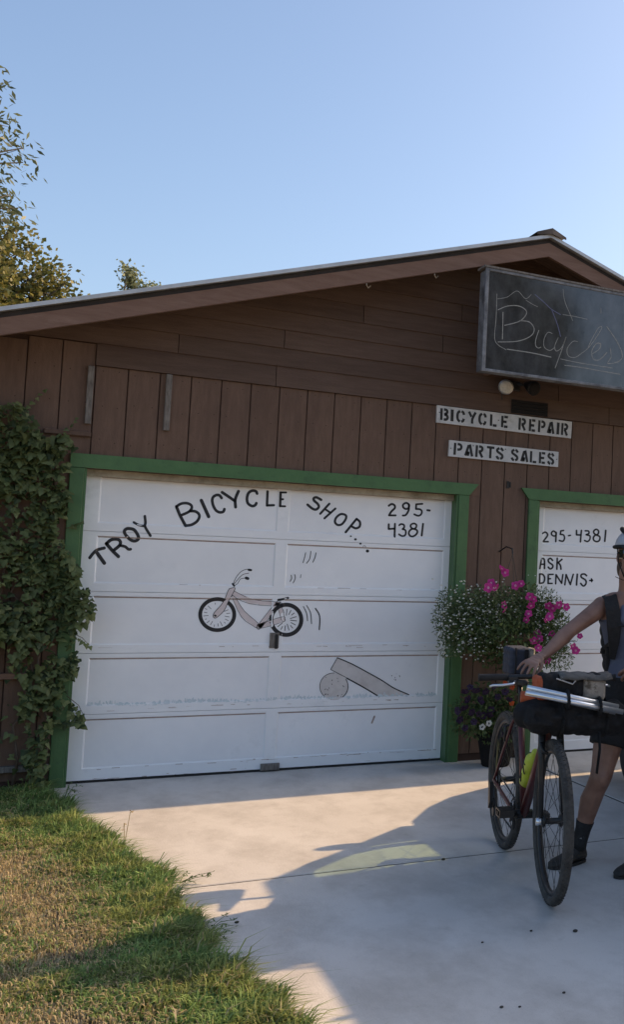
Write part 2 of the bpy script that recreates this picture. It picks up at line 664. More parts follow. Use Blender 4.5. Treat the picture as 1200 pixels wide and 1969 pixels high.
# lapped boards of the gable
ROWH = 0.1405
rows = [2.888, 3.043]
while rows[-1] < ZA + 0.1:
    rows.append(rows[-1] + ROWH)
joints = {0: [0.575, 3.4], 1: [-0.1, 2.9], 2: [0.62, 4.2], 3: [1.85], 4: [1.2], 5: [2.0], 6: [], 7: [], 8: []}
for r in range(len(rows) - 1):
    z0, z1 = rows[r] + 0.002, rows[r + 1] + 0.012
    xl = max(XA - (ZA + 0.084 - z0) / SLL, -4 * S + 0.203 if r == 0 else WL)
    xr = min(XA + (ZA + 0.084 - z0) / SLR, WR)
    if xr - xl < 0.1:
        continue
    cutx = [xl] + [x for x in joints.get(r, []) if xl + 0.3 < x < xr - 0.3] + [xr]
    for a, c in zip(cutx, cutx[1:]):
        a2, c2 = a + (0.0025 if a != xl else 0), c - (0.0025 if c != xr else 0)
        at = max(a2, XA - (ZA + 0.084 - z1) / SLL)
        ct = min(c2, XA + (ZA + 0.084 - z1) / SLR)
        if ct < at:
            at = ct = (at + ct) / 2
        yb, yt, yk = -0.020, -0.0065, 0.0115
        MB().add([(a2, yb, z0), (c2, yb, z0), (ct, yt, z1), (at, yt, z1), (a2, yk, z0), (c2, yk, z0), (ct, yk, z1), (at, yk, z1)],
                 [(0, 1, 2, 3), (4, 7, 6, 5), (0, 4, 5, 1), (3, 2, 6, 7), (0, 3, 7, 4), (1, 5, 6, 2)]).build('gable_board', M['gable'], garage)

# roof
XE0, XE1 = WL - 0.4, WR + 0.4
roof = MB()
for xe in (XE0, XE1):
    p = [(xe, zf(xe) + 0.105), (XA, ZA + 0.105), (XA, ZA + 0.145), (xe, zf(xe) + 0.145)]
    if xe > XA:
        p = [p[1], p[0], p[3], p[2]]
    roof.prism_y(p, -OV + 0.006, DEPTH + 0.3)
roof = roof.build('roof', M['roofshade'], garage)
for xe, nm in ((XE0, 0), (XE1, 1)):
    # rake board
    p = [(xe, zf(xe)), (XA, ZA), (XA, ZA + 0.112), (xe, zf(xe) + 0.112)]
    if xe > XA:
        p = [p[1], p[0], p[3], p[2]]
    MB().prism_y(p, -OV, -OV + 0.035).build('rake_board', M['fascia'], roof)
    # eave board
    sx = -1 if xe < XA else 1
    MB().box(min(xe, xe + 0.03 * sx), max(xe, xe + 0.03 * sx), -OV + 0.04, DEPTH + 0.28, zf(xe) - 0.01, zf(xe) + 0.10).build('eave_board', M['fascia'], roof)
    # metal sheets, ribbed
    n_sh = 7
    for k in range(n_sh):
        ya = -OV - 0.035 + (DEPTH + 0.4 + OV) * k / n_sh
        yb = -OV - 0.035 + (DEPTH + 0.4 + OV) * (k + 1) / n_sh - 0.004
        sh = MB()
        xo = xe + 0.05 * sx
        prof = []
        m_ = 12
        for q in range(m_ + 1):
            y = ya + (yb - ya) * q / m_
            prof.append((y, 0.012 if q % 3 == 1 else 0.0))
        for (y, h) in prof:
            for x in (xo, XA):
                for dz in (0.150, 0.178):
                    sh.v.append((x, y, zf(x) + dz + (h if dz > 0.16 else 0)))
        for q in range(m_):
            o0, o1 = q * 4, q * 4 + 4
            sh.f += [(o0 + 1, o0 + 3, o1 + 3, o1 + 1), (o0, o1, o1 + 2, o0 + 2), (o0, o0 + 1, o1 + 1, o1)]
        sh.f += [(0, 2, 3, 1), (m_ * 4, m_ * 4 + 1, m_ * 4 + 3, m_ * 4 + 2)]
        sh.build('roof_sheet', M['roofmetal'], roof)
cap = MB()
for sx, sl_ in ((-1, SLL), (1, SLR)):
    w = 0.13
    za = ZA + 0.222
    cap.add([(XA, -OV - 0.06, za), (XA + sx * w, -OV - 0.05, za - w * sl_ - 0.008), (XA + sx * w, DEPTH + 0.4, za - w * sl_ - 0.008), (XA, DEPTH + 0.4, za),
             (XA, -OV - 0.06, za - 0.05), (XA + sx * w, -OV - 0.05, za - w * sl_ - 0.03)],
            [(0, 1, 2, 3), (0, 4, 5, 1)])
cap.build('ridge_cap', M['rust'], roof)
# soffit boards
for xe in (XE0, XE1):
    n_b = 6
    for k in range(n_b):
        ya = -OV + 0.04 + (OV - 0.03) * k / n_b
        yb = ya + (OV - 0.03) / n_b - 0.004
        dz = 0.088
        vs = [(xe, ya, zf(xe) + dz), (XA, ya, ZA + dz), (XA, yb, ZA + dz), (xe, yb, zf(xe) + dz)]
        vs += [(x, y, z + 0.015) for x, y, z in vs]
        MB().add(vs, [(0, 3, 2, 1), (4, 5, 6, 7), (0, 1, 5, 4), (2, 3, 7, 6), (1, 2, 6, 5), (0, 4, 7, 3)]).build('soffit_board', M['gable'], roof)

# green door trim, jambs, stops
for k, (d0, d1) in enumerate(DOORS):
    TW = 0.088
    ZT = 2.268
    MB().cbox(d0 - TW, d0, -0.022, 0.012, 0.0, DTOP, 0.004).build('trim_board', M['green'], garage)
    MB().cbox(d1, d1 + TW, -0.022, 0.012, 0.0, DTOP, 0.004).build('trim_board', M['green'], garage)
    fl = 0.075
    MB().prism_y([(d0 - TW, DTOP + 0.001), (d1 + TW, DTOP + 0.001), (d1 + TW + fl, ZT), (d0 - TW - (0.0 if k == 0 else fl), ZT)], -0.026, 0.0).build('header_trim', M['green'], garage)
    MB().box(d0 + 0.0015, d0 + 0.016, -0.012, 0.15, 0.0, DTOP - 0.002).build('jamb', M['green'], garage)
    MB().box(d1 - 0.016, d1 - 0.0015, -0.012, 0.15, 0.0, DTOP - 0.002).build('jamb', M['green'], garage)
    MB().box(d0 + 0.017, d1 - 0.017, 0.055, 0.095, DTOP - 0.048, DTOP - 0.001).build('stop_moulding', M['beige'], garage)

DY = 0.100
SEAMS = [0.018, 0.470, 0.891, 1.322, 1.743, DTOP - 0.012]


def door_panels(d0, d1):
    """list of (x0, x1, z0, z1) of recessed panels"""
    st0, st1 = d0 + 0.105, d1 - 0.068
    m0, m1 = d0 + 1.298, d0 + 1.376
    out = []
    for i in range(5):
        z0 = SEAMS[i] + (0.078 if i == 0 else 0.058)
        z1 = SEAMS[i + 1] - (0.030 if i < 4 else 0.026)
        out += [(st0, m0, z0, z1), (m1, st1, z0, z1)]
    return out


PANELS = [door_panels(*d) for d in DOORS]
REC = 0.0065


def door_y(x, z):
    """front surface of the door at x, z"""
    for P in PANELS:
        for (a, c, e, f) in P:
            if a < x < c and e < z < f:
                t = min(x - a, c - x, z - e, f - z) / 0.010
                return DY + REC * min(1, t)
    return DY


gdoors = []
for k, (d0, d1) in enumerate(DOORS):
    gd = MB().box(d0 + 0.017, d1 - 0.017, DY + 0.030, DY + 0.045, 0.018, DTOP - 0.004).build('garage_door', M['doorwhite'], garage)
    gdoors.append(gd)
    gd['label'] = 'white panelled overhead door with painted lettering'
    xl, xr = d0 + 0.018, d1 - 0.018
    for i in range(5):
        z0, z1 = SEAMS[i] + 0.0014, SEAMS[i + 1] - 0.0014
        (a0, a1, pz0, pz1), (b0, b1, _, _) = PANELS[k][2 * i], PANELS[k][2 * i + 1]
        s_ = MB()
        yk = DY + 0.028
        for (q0, q1, e, f) in ((xl, xr, z0, pz0), (xl, xr, pz1, z1), (xl, a0, pz0, pz1), (a1, b0, pz0, pz1), (b1, xr, pz0, pz1)):
            s_.box(q0, q1, DY, yk, e, f)
        s_.build('door_section', M['doorwhite'], gd)
        for (a, c) in ((a0, a1), (b0, b1)):
            w = 0.010
            pv = [(a, DY, pz0), (c, DY, pz0), (c, DY, pz1), (a, DY, pz1),
                  (a + w, DY + REC, pz0 + w), (c - w, DY + REC, pz0 + w), (c - w, DY + REC, pz1 - w), (a + w, DY + REC, pz1 - w)]
            pp = MB().add(pv, [(4, 5, 6, 7), (0, 1, 5, 4), (1, 2, 6, 5), (3, 0, 4, 7), (2, 3, 7, 6)]).build('door_panel', M['panelwhite'], gd)
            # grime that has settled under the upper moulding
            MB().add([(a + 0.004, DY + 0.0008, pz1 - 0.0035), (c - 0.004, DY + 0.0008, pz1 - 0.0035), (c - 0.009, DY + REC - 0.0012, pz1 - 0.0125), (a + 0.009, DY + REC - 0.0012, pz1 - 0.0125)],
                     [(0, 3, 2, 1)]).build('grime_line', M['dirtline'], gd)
    MB().box(xl, xr, DY + 0.004, DY + 0.03, 0.0005, 0.0175).build('bottom_seal', M['rubber'], gd)
gd = gdoors[0]
MB().cbox(0.640, 0.772, 0.068, 0.0995, 0.010, 0.060, 0.006).build('lift_handle', M['wood_grey'], gd)
MB().cbox(0.655, 0.722, 0.094, 0.0998, 0.920, 1.036, 0.003).build('latch_plate', M['wood_grey'], gd)
MB().cbox(0.693, 0.714, 0.086, 0.0942, 0.915, 1.025, 0.003).build('latch_handle', M['darkmetal'], gd)

# battens, ledges, vent, bracket on the wall
for (x, z0, z1) in ((-0.636, 2.476, 2.880), (-0.147, 2.479, 2.885)):
    MB().cbox(x - 0.020, x + 0.020, -0.026, -0.0005, z0, z1, 0.004).build('batten', M['wood_grey'], garage)
MB().cbox(-0.89, -0.610, -0.030, -0.0005, 2.388, 2.420, 0.004).build('ledge_strip', M['siding'], garage)
MB().cbox(WL, -0.80, -0.040, -0.0005, 0.735, 0.775, 0.004).build('ledge_strip', M['fascia'], garage)
MB().cbox(WL, -0.728, -0.050, -0.0005, 0.125, 0.165, 0.004).build('ledge_strip', M['wood_grey'], garage)
MB().box(2.466, 2.80, -0.0225, -0.0205, 2.895, 3.012).build('vent_opening', M['black'], garage)
for z in (2.925, 2.955, 2.985):
    MB().obox((2.633, -0.024, z), (0.163, 0, 0), (0, 0.004, 0.004), (0, -0.001, 0.001)).build('vent_slat', M['darkmetal'], garage)
MB().box(2.462, 2.480, -0.010, -0.0005, 2.255, 2.315).box(2.484, 2.496, -0.012, -0.0005, 2.262, 2.308).build('wall_bracket', M['darkmetal'], garage)
for (u, v) in ((705, 548), (836, 530)):
    c = on_y(u, v, -OV + 0.05)
    zz = zf(c.x)
    MB().tube([(c.x, -OV + 0.05, zz + 0.09), (c.x, -OV + 0.05, zz - 0.01), (c.x + 0.015, -OV + 0.05, zz - 0.03), (c.x + 0.03, -OV + 0.05, zz - 0.01)], 0.004, 6).build('soffit_hook', M['metal'], roof)

# ------------------------------------------------------------------ painted lettering on the doors
def paint(strokes, org, sc, name, mat, parent, lift=0.0014, depth=door_y, k=5):
    """strokes: (points, width, closed) in zoomed photo pixels"""
    mb = MB()
    for st in strokes:
        pts, w = st[0], st[1]
        closed = len(st) > 2 and st[2]
        line = smooth_line(pts, closed, k)
        vs, fs = ribbon2(line, w, closed)
        P = []
        for (a, c) in vs:
            q = on_y(org[0] + a / sc, org[1] + c / sc, DY)
            P.append((q.x, depth(q.x, q.z) - lift, q.z))
        mb.add(P, fs)
    return mb.build(name, mat, parent)


def blob(pts, org, sc, name, mat, parent, lift=0.0008, outline=None):
    """filled painted area, cut into strips so that it follows the panels"""
    P = []
    for (a, c) in pts:
        q = on_y(org[0] + a / sc, org[1] + c / sc, DY)
        P.append((q.x, q.z))
    # scan-convert into small quads
    xs_ = [p[0] for p in P]
    zs_ = [p[1] for p in P]
    st = 0.006
    mb = MB()
    z = min(zs_)
    n_ = len(P)
    while z < max(zs_):
        zc = z + st / 2
        cr = []
        for i in range(n_):
            (xa, za), (xb, zb) = P[i], P[(i + 1) % n_]
            if (za > zc) != (zb > zc):
                cr.append(xa + (xb - xa) * (zc - za) / (zb - za))
        cr.sort()
        for xa, xb in zip(cr[::2], cr[1::2]):
            m_ = max(1, int((xb - xa) / 0.02))
            for i in range(m_):
                q0, q1 = xa + (xb - xa) * i / m_, xa + (xb - xa) * (i + 1) / m_
                mb.add([(x, door_y(x, zz) - lift, zz) for x, zz in ((q0, z), (q1, z), (q1, z + st), (q0, z + st))], [(0, 1, 2, 3)])
        z += st
    return mb.build(name, mat, parent)


def ellipse(cx, cy, rx, ry, n=26, a0=0.0, a1=2 * math.pi):
    return [(cx + rx * math.cos(a0 + (a1 - a0) * i / n), cy + ry * math.sin(a0 + (a1 - a0) * i / n)) for i in range(n if a1 - a0 > 6.28 else n + 1)]


BP = M['blackpaint']
A, B_ = (160, 980), 8.0
L1 = {
    'T': [([(95, 740), (150, 670), (210, 620), (320, 590)], 48), ([(205, 660), (320, 822)], 58)],
    'R': [([(352, 522), (440, 625), (537, 720)], 54), ([(355, 520), (430, 462), (520, 455), (567, 490), (555, 550), (470, 622)], 50),
          ([(570, 552), (640, 568), (690, 608), (725, 608)], 44)],
    'O': [([(700, 290), (780, 312), (835, 390), (845, 450), (790, 482), (720, 460), (650, 390), (628, 340), (650, 302)], 50, True)],
    'Y': [([(775, 195), (850, 235), (940, 255)], 38), ([(945, 100), (955, 200), (948, 262), (1030, 400)], 42)],
}
for ch in L1:
    paint(L1[ch], A, B_, 'letter', BP, gd)
L2 = [
    [([(90, 440), (160, 610), (265, 808)], 60), ([(90, 440), (180, 385), (290, 375), (370, 410), (385, 470), (330, 540), (195, 602)], 52),
     ([(360, 528), (450, 532), (520, 580), (530, 650), (480, 730), (380, 790), (265, 808)], 54)],
    [([(570, 322), (710, 632)], 66)],
    [([(960, 275), (920, 225), (860, 220), (800, 255), (780, 320), (800, 420), (850, 510), (920, 550), (990, 540), (1015, 490)], 54)],
]
for s_ in L2:
    paint(s_, (330, 930), 10.0, 'letter', BP, gd)
L3 = [
    [([(-130, 165), (-40, 225), (112, 330)], 56), ([(185, 145), (125, 300), (130, 450)], 58)],
    [([(545, 190), (520, 145), (450, 135), (380, 180), (350, 280), (370, 380), (450, 430), (510, 410), (530, 375)], 54)],
    [([(746, 150), (736, 420)], 48), ([(736, 418), (868, 414)], 46)],
    [([(995, 172), (985, 432)], 48), ([(990, 170), (1100, 170)], 38), ([(1000, 300), (1042, 300)], 38), ([(985, 432), (1082, 436)], 38)],
]
for s_ in L3:
    paint(s_, (440, 930), 10.0, 'letter', BP, gd)
L4 = [
    [([(325, 180), (250, 140), (205, 152), (207, 190), (270, 250), (285, 300), (240, 340), (180, 325), (100, 260)], 42)],
    [([(460, 245), (310, 410)], 38), ([(560, 325), (380, 485)], 36), ([(400, 340), (480, 395)], 34)],
    [([(680, 415), (735, 440), (730, 500), (670, 580), (600, 595), (555, 550), (570, 480), (630, 425)], 38, True)],
    [([(910, 495), (730, 715)], 38), ([(910, 495), (965, 545), (960, 620), (900, 650), (840, 625)], 38)],
]
for s_ in L4:
    paint(s_, (580, 940), 8.571, 'letter', BP, gd)
for (x, y, r) in ((812, 780, 13), (888, 832, 19), (970, 902, 16), (1035, 955, 22), (1090, 1025, 25)):
    paint([([(x - 3, y), (x + 3, y)], 2 * r)], (580, 940), 8.571, 'dot', BP, gd)
L5 = [
    [([(145, 190), (205, 155), (265, 180), (270, 240), (200, 310), (152, 388)], 44), ([(152, 392), (288, 392)], 42)],
    [([(510, 130), (570, 170), (560, 235), (510, 258), (455, 230), (445, 170)], 42, True), ([(568, 170), (565, 270), (530, 350), (490, 390), (440, 395)], 42)],
    [([(850, 150), (722, 160)], 40), ([(722, 160), (716, 258)], 40), ([(716, 258), (800, 265), (840, 310), (820, 375), (760, 400), (680, 370)], 40)],
    [([(955, 283), (1005, 291)], 44)],
    [([(145, 580), (143, 678)], 42), ([(143, 678), (270, 670)], 40), ([(275, 570), (265, 840)], 42)],
    [([(365, 600), (400, 575), (460, 590), (470, 640), (435, 680)], 38), ([(435, 680), (490, 700), (505, 760), (480, 815), (420, 825), (360, 790)], 38)],
    [([(670, 562), (725, 590), (715, 650), (660, 675), (610, 640), (610, 590)], 38, True),
     ([(660, 675), (730, 700), (745, 750), (700, 810), (630, 835), (575, 800), (570, 740), (610, 690)], 40, True)],
    [([(866, 570), (836, 815)], 42)],
]
for s_ in L5:
    paint(s_, (735, 955), 10.909, 'numeral', BP, gd)
L8 = [
    [([(115, 165), (160, 145), (195, 180), (180, 220), (125, 288)], 26), ([(125, 292), (203, 292)], 26)],
    [([(290, 130), (325, 160), (320, 195), (290, 205), (255, 180), (260, 145)], 25, True), ([(327, 150), (320, 290)], 26)],
    [([(440, 120), (398, 128)], 25), ([(398, 128), (390, 180)], 25), ([(390, 180), (440, 190), (455, 240), (430, 285), (375, 275)], 25)],
    [([(517, 200), (545, 195)], 24)],
    [([(640, 120), (640, 187)], 26), ([(640, 187), (710, 190)], 26), ([(715, 120), (700, 295)], 26)],
    [([(775, 125), (825, 130), (830, 165), (790, 185)], 25), ([(790, 185), (845, 205), (845, 255), (810, 290), (765, 275)], 25)],
    [([(945, 102), (980, 130), (970, 175), (940, 185), (908, 160), (908, 125)], 26, True), ([(940, 190), (998, 218), (992, 272), (950, 292), (905, 268), (903, 222)], 26, True)],
    [([(1090, 120), (1076, 285)], 28)],
]
for s_ in L8:
    paint(s_, (1030, 1005), 8.0, 'numeral', BP, gdoors[1])
L9 = [
    [([(70, 705), (95, 575), (120, 552), (145, 578), (146, 705)], 27), ([(85, 640), (145, 640)], 25)],
    [([(270, 580), (240, 550), (205, 570), (215, 610), (270, 650), (270, 690), (235, 712), (205, 685)], 27)],
    [([(343, 548), (337, 715)], 27), ([(415, 565), (350, 620)], 27), ([(360, 615), (392, 660), (400, 715)], 27)],
    [([(68, 790), (65, 930)], 26), ([(68, 790), (120, 797), (150, 850), (130, 920), (65, 932)], 26)],
    [([(280, 795), (205, 797)], 24), ([(205, 797), (203, 935)], 26), ([(203, 935), (265, 935)], 24), ([(203, 865), (238, 862)], 24)],
    [([(318, 940), (325, 800)], 25), ([(325, 800), (410, 932)], 25), ([(410, 932), (430, 800)], 25)],
    [([(460, 955), (480, 800)], 25), ([(480, 800), (545, 952)], 25), ([(545, 952), (590, 795)], 25)],
    [([(652, 795), (640, 958)], 28)],
    [([(795, 815), (760, 790), (715, 800), (715, 840), (780, 885), (785, 940), (745, 975), (705, 935)], 27)],
    [([(842, 890), (872, 888)], 22), ([(868, 862), (888, 886)], 18), ([(888, 886), (872, 910)], 18), ([(870, 875), (872, 900)], 20)],
]
for s_ in L9:
    paint(s_, (1030, 1005), 8.0, 'letter', BP, gdoors[1])

# painted bicycle (its cartoon rider is left out)
Z6, Z7, Z8 = ((370, 1080), 9.231), ((480, 1120), 8.0), ((600, 1250), 6.0)
PK = M['paint_pink']


def px6(x, y):      # photo pixel -> zoom 6 units
    return ((x - 370) * 9.231, (y - 1080) * 9.231)


tube_top = [px6(449, 1136), px6(487, 1153), px6(538, 1158), px6(538, 1165), px6(480, 1161), px6(446, 1144)]
tube_down = [px6(445, 1146), px6(452, 1148), px6(470, 1175), px6(497, 1199), px6(494, 1207), px6(486, 1203), px6(464, 1186)]
tube_seat = [px6(493, 1206), px6(531, 1158), px6(538, 1160), px6(502, 1208)]
stay_s = [px6(532, 1160), px6(539, 1159), px6(548, 1190), px6(546, 1195), px6(541, 1192)]
stay_c = [px6(495, 1201), px6(542, 1186), px6(548, 1190), px6(544, 1196), px6(498, 1209)]
fork_p = [(650, 480), (755, 465), (700, 590), (640, 700), (560, 870), (440, 985), (390, 1000), (365, 960), (400, 890), (500, 780), (565, 680), (620, 540)]
for pl in (tube_top, tube_down, tube_seat, stay_s, stay_c):
    blob(pl, *Z6, 'painted_frame', PK, gd)
    paint([(pl + [pl[0]], 8)], *Z6, 'painted_outline', BP, gd, k=3)
paint([(ellipse(440, 940, 303, 276, 30), 68, True)], *Z6, 'painted_tyre', BP, gd, k=3)
paint([(ellipse(565, 575, 233, 232, 30), 62, True)], *Z7, 'painted_tyre', BP, gd, k=3)
blob(fork_p, *Z6, 'painted_fork', PK, gd, lift=0.0019)
paint([(fork_p + [fork_p[0]], 11)], *Z6, 'painted_outline', BP, gd, lift=0.0024, k=3)
paint([([(398, 955), (410, 962)], 36)], *Z6, 'painted_hub', BP, gd, lift=0.0024)
spk = []
for a in range(20):
    t = a * math.pi / 10 + 0.2
    r0, r1 = 150 + 25 * (a % 3), 225 + 12 * (a % 2)
    if 4.2 < t % (2 * math.pi) < 5.9 and a % 2:
        continue
    spk.append(([(430 + r0 * math.cos(t), 940 + r0 * 0.92 * math.sin(t)), (430 + r1 * math.cos(t), 940 + r1 * 0.92 * math.sin(t))], 9))
tag(paint(spk, *Z6, 'painted_spokes', BP, gd), kind='stuff')
spk = []
for a in range(16):
    t = a * math.pi / 8 + 0.1
    if 2.7 < t < 4.4:
        continue
    r0, r1 = 70 + 22 * (a % 3), 165
    spk.append(([(560 + r0 * math.cos(t), 575 + r0 * math.sin(t)), (560 + r1 * math.cos(t), 575 + r1 * math.sin(t))], 11))
tag(paint(spk, *Z7, 'painted_spokes', BP, gd), kind='stuff')
paint([([(720, 410), (770, 290), (860, 180), (960, 135), (1040, 140)], 10), ([(740, 395), (880, 240), (1000, 205)], 10), ([(730, 430), (800, 390), (855, 310), (950, 290)], 9), ([(715, 395), (740, 430)], 34)],
      *Z6, 'painted_handlebar', BP, gd)
paint([([(1000, 145), (1040, 150)], 38)], *Z6, 'painted_grip', BP, gd)
paint([([(955, 290), (985, 300)], 52)], *Z6, 'painted_grip', BP, gd)
paint([([(440, 268), (520, 255), (590, 238)], 34)], *Z7, 'painted_saddle', BP, gd)
for st_ in (([(830, 370), (880, 480), (893, 590)], 13), ([(880, 355), (940, 470), (955, 635)], 13), ([(1015, 400), (1080, 520), (1075, 725)], 19)):
    paint([st_], *Z7, 'motion_line', BP, gd)
for st_ in (([(588, 1063), (586, 1072), (583, 1082)], 1.5), ([(598, 1060), (596, 1074), (590, 1083)], 1.6), ([(608, 1063), (606, 1072), (602, 1081)], 1.6),
       ([(560, 1106), (561, 1112), (558, 1118)], 1.5), ([(567, 1105), (568, 1112), (564, 1121)], 1.5), ([(579, 1105), (578, 1111)], 1.2)):
    paint([st_], (0, 0), 1.0, 'motion_line', BP, gd)
# painted ramp on a ball, strip of faded grass
ramp_p = [(295, 90), (400, 133), (500, 180), (650, 262), (800, 345), (950, 440), (1120, 515), (950, 530), (775, 537), (600, 432), (410, 325), (300, 268), (218, 225)]
ball_p = ellipse(255, 420, 163, 155, 30, math.radians(62), math.radians(62 + 306) - math.radians(10))
ball_p = [(x, min(y, 572)) for x, y in ellipse(255, 420, 163, 156, 34)]
blob(ball_p, *Z8, 'painted_ball', M['paint_cream'], gd)
blob(ramp_p, *Z8, 'painted_ramp', M['paint_cream'], gd, lift=0.0012)
arc = [(255 + 163 * math.cos(a), 420 + 156 * math.sin(a)) for a in [math.radians(130 + 245 * i / 20) for i in range(21)]]
arc2 = [(255 + 163 * math.cos(a), 420 + 156 * math.sin(a)) for a in [math.radians(-32 + 84 * i / 8) for i in range(9)]]
arc1 = [(255 + 163 * math.cos(a), 420 + 156 * math.sin(a)) for a in [math.radians(130 + 142 * i / 14) for i in range(15)]]
paint([(arc1, 7), (arc2, 9), ([(218, 225), (295, 90)], 8), ([(295, 90), (400, 133), (500, 180), (650, 262), (800, 345), (950, 440), (1120, 515)], 13),
       ([(218, 225), (300, 268), (410, 325)], 7), ([(405, 325), (600, 432), (775, 537)], 15)], *Z8, 'painted_outline', BP, gd, lift=0.0020)
rr = random.Random(3)
spots = []
for _ in range(18):
    x, y = 255 + rr.uniform(-110, 110), 420 + rr.uniform(-110, 120)
    spots.append(([(x, y), (x + rr.uniform(-6, 8), y + rr.uniform(3, 9))], rr.uniform(4, 9)))
for _ in range(9):
    x, y = rr.uniform(890, 1030), rr.uniform(250, 400)
    spots.append(([(x, y), (x + 3, y + 2)], rr.uniform(4, 9)))
tag(paint(spots, *Z8, 'painted_specks', BP, gd, lift=0.0022), kind='stuff')
pg = MB()
for _ in range(300):
    x = rr.uniform(-0.52, 1.97)
    z = 0.535 + rr.uniform(-0.012, 0.004) + 0.006 * math.sin(x * 9)
    h = rr.uniform(0.008, 0.032) * (0.6 + 0.4 * math.sin(x * 5 + 1) ** 2)
    w = rr.uniform(0.003, 0.012)
    lean = rr.uniform(-0.008, 0.008)
    pts = [(x - w, z), (x + w, z), (x + lean + w * 0.4, z + h), (x + lean - w * 0.4, z + h)]
    pg.add([(a, door_y(a, c) - 0.0010 - 0.0000012 * _, c) for a, c in pts], [(0, 1, 2, 3)])
tag(pg.build('painted_grass', M['paint_grass'], gd), kind='stuff')
# scuffs and chips on the lower rail
sc_ = MB()
for _ in range(90):
    x = rr.uniform(-0.6, 2.0)
    z = rr.choice([0.088, 0.089, 0.020, 0.025, 0.93, 0.50, 1.385]) + rr.gauss(0, 0.004)
    w = abs(rr.gauss(0, 0.02)) + 0.003
    h = rr.uniform(0.0012, 0.004)
    sc_.add([(a, door_y(a, c) - 0.0009 - 0.000002 * _, c) for a, c in ((x - w, z), (x + w, z + rr.gauss(0, 0.001)), (x + w, z + h), (x - w, z + h))], [(0, 1, 2, 3)])
tag(sc_.build('paint_chips', M['dirtline'], gd), kind='stuff')
paint([([(512, 533), (497, 570)], 10)], (550, 1200), 3.0, 'paint_chip', M['dirtline'], gd)

# ------------------------------------------------------------------ stencilled boards
GLY = {
    'A': [[(.44, .02), (.30, .38)], [(.10, .02), (.44, .93)], [(.56, 1.0), (.90, .0)], [(.33, .28), (.60, .28)]],
    'B': [[(.14, 0), (.14, 1)], [(.42, .92), (.70, .90), (.80, .74), (.66, .56), (.46, .52)], [(.46, .50), (.72, .46), (.86, .27), (.72, .09), (.42, .07)]],
    'C': [[(.44, .95), (.20, .80), (.13, .5), (.20, .2), (.44, .05)], [(.60, .95), (.80, .86), (.88, .66)], [(.60, .05), (.80, .14), (.88, .34)]],
    'E': [[(.16, 0), (.16, 1)], [(.40, .92), (.88, .92)], [(.20, .50), (.74, .50)], [(.40, .08), (.88, .08)]],
    'I': [[(.5, 0), (.5, 1)]],
    'L': [[(.18, 0), (.18, 1)], [(.42, .07), (.92, .07)]],
    'P': [[(.16, 0), (.16, 1)], [(.42, .92), (.72, .88), (.84, .70), (.72, .50), (.42, .46)]],
    'R': [[(.16, 0), (.16, 1)], [(.42, .92), (.72, .88), (.82, .72), (.70, .54), (.40, .50)], [(.50, .48), (.86, 0)]],
    'S': [[(.88, .74), (.72, .90), (.56, .95)], [(.44, .95), (.20, .84), (.20, .66), (.50, .52), (.80, .36), (.80, .16), (.58, .05)], [(.44, .05), (.26, .10), (.12, .26)]],
    'T': [[(.02, .93), (.98, .93)], [(.5, 0), (.5, .90)]],
    'Y': [[(.08, 1), (.40, .58)], [(.92, 1), (.54, .42), (.52, 0)]],
}


def stencil_sign(name, label, corners, letters, nails):
    """corners in photo pixels (tl, bl, br, tr); letters: (char, centre u, width u, top v, bottom v) in 0..1 along / across"""
    tl, bl, br, tr = [on_y(u, v, -0.024) for u, v in corners]
    root = empty(name, ((tl.x + br.x) / 2, -0.012, bl.z), label, 'sign', group='stencilled boards on the wall')
    poly = [(bl.x, bl.z), (br.x, br.z), (tr.x, tr.z), (tl.x, tl.z)]
    MB().prism_y(poly, -0.024, -0.0225 + 0.0020).prism_y(poly, -0.0204, -0.0008).build('board', M['signwhite'], root)

    def at(s, t):
        a = tl + (tr - tl) * s
        c = bl + (br - bl) * s
        q = a + (c - a) * t
        return q
    for (chh, uc, uw, v0, v1) in letters:
        mb = MB()
        H = (tl - bl).length
        Wd = (tr - tl).length
        for stx in GLY[chh]:
            line = smooth_line(stx, False, 4) if len(stx) > 2 else stx
            # to metres along the board so that the stroke keeps its width
            pts = [((uc + (x - 0.5) * uw) * Wd, (v1 + (v0 - v1) * y) * H) for x, y in line]
            vs, fs = ribbon2(pts, 0.021 if chh != 'I' else 0.026, False, False)
            P = []
            for (a, c) in vs:
                q = at(a / Wd, c / H)
                P.append((q.x, -0.0252, q.z))
            mb.add(P, fs)
        mb.build('letter', M['stencil'], root)
    for (s, t) in nails:
        q = at(s, t)
        MB().ell((q.x, -0.0245, q.z), (0.005, 0.002, 0.005), 8, 5).build('nail', M['darkmetal'], root)


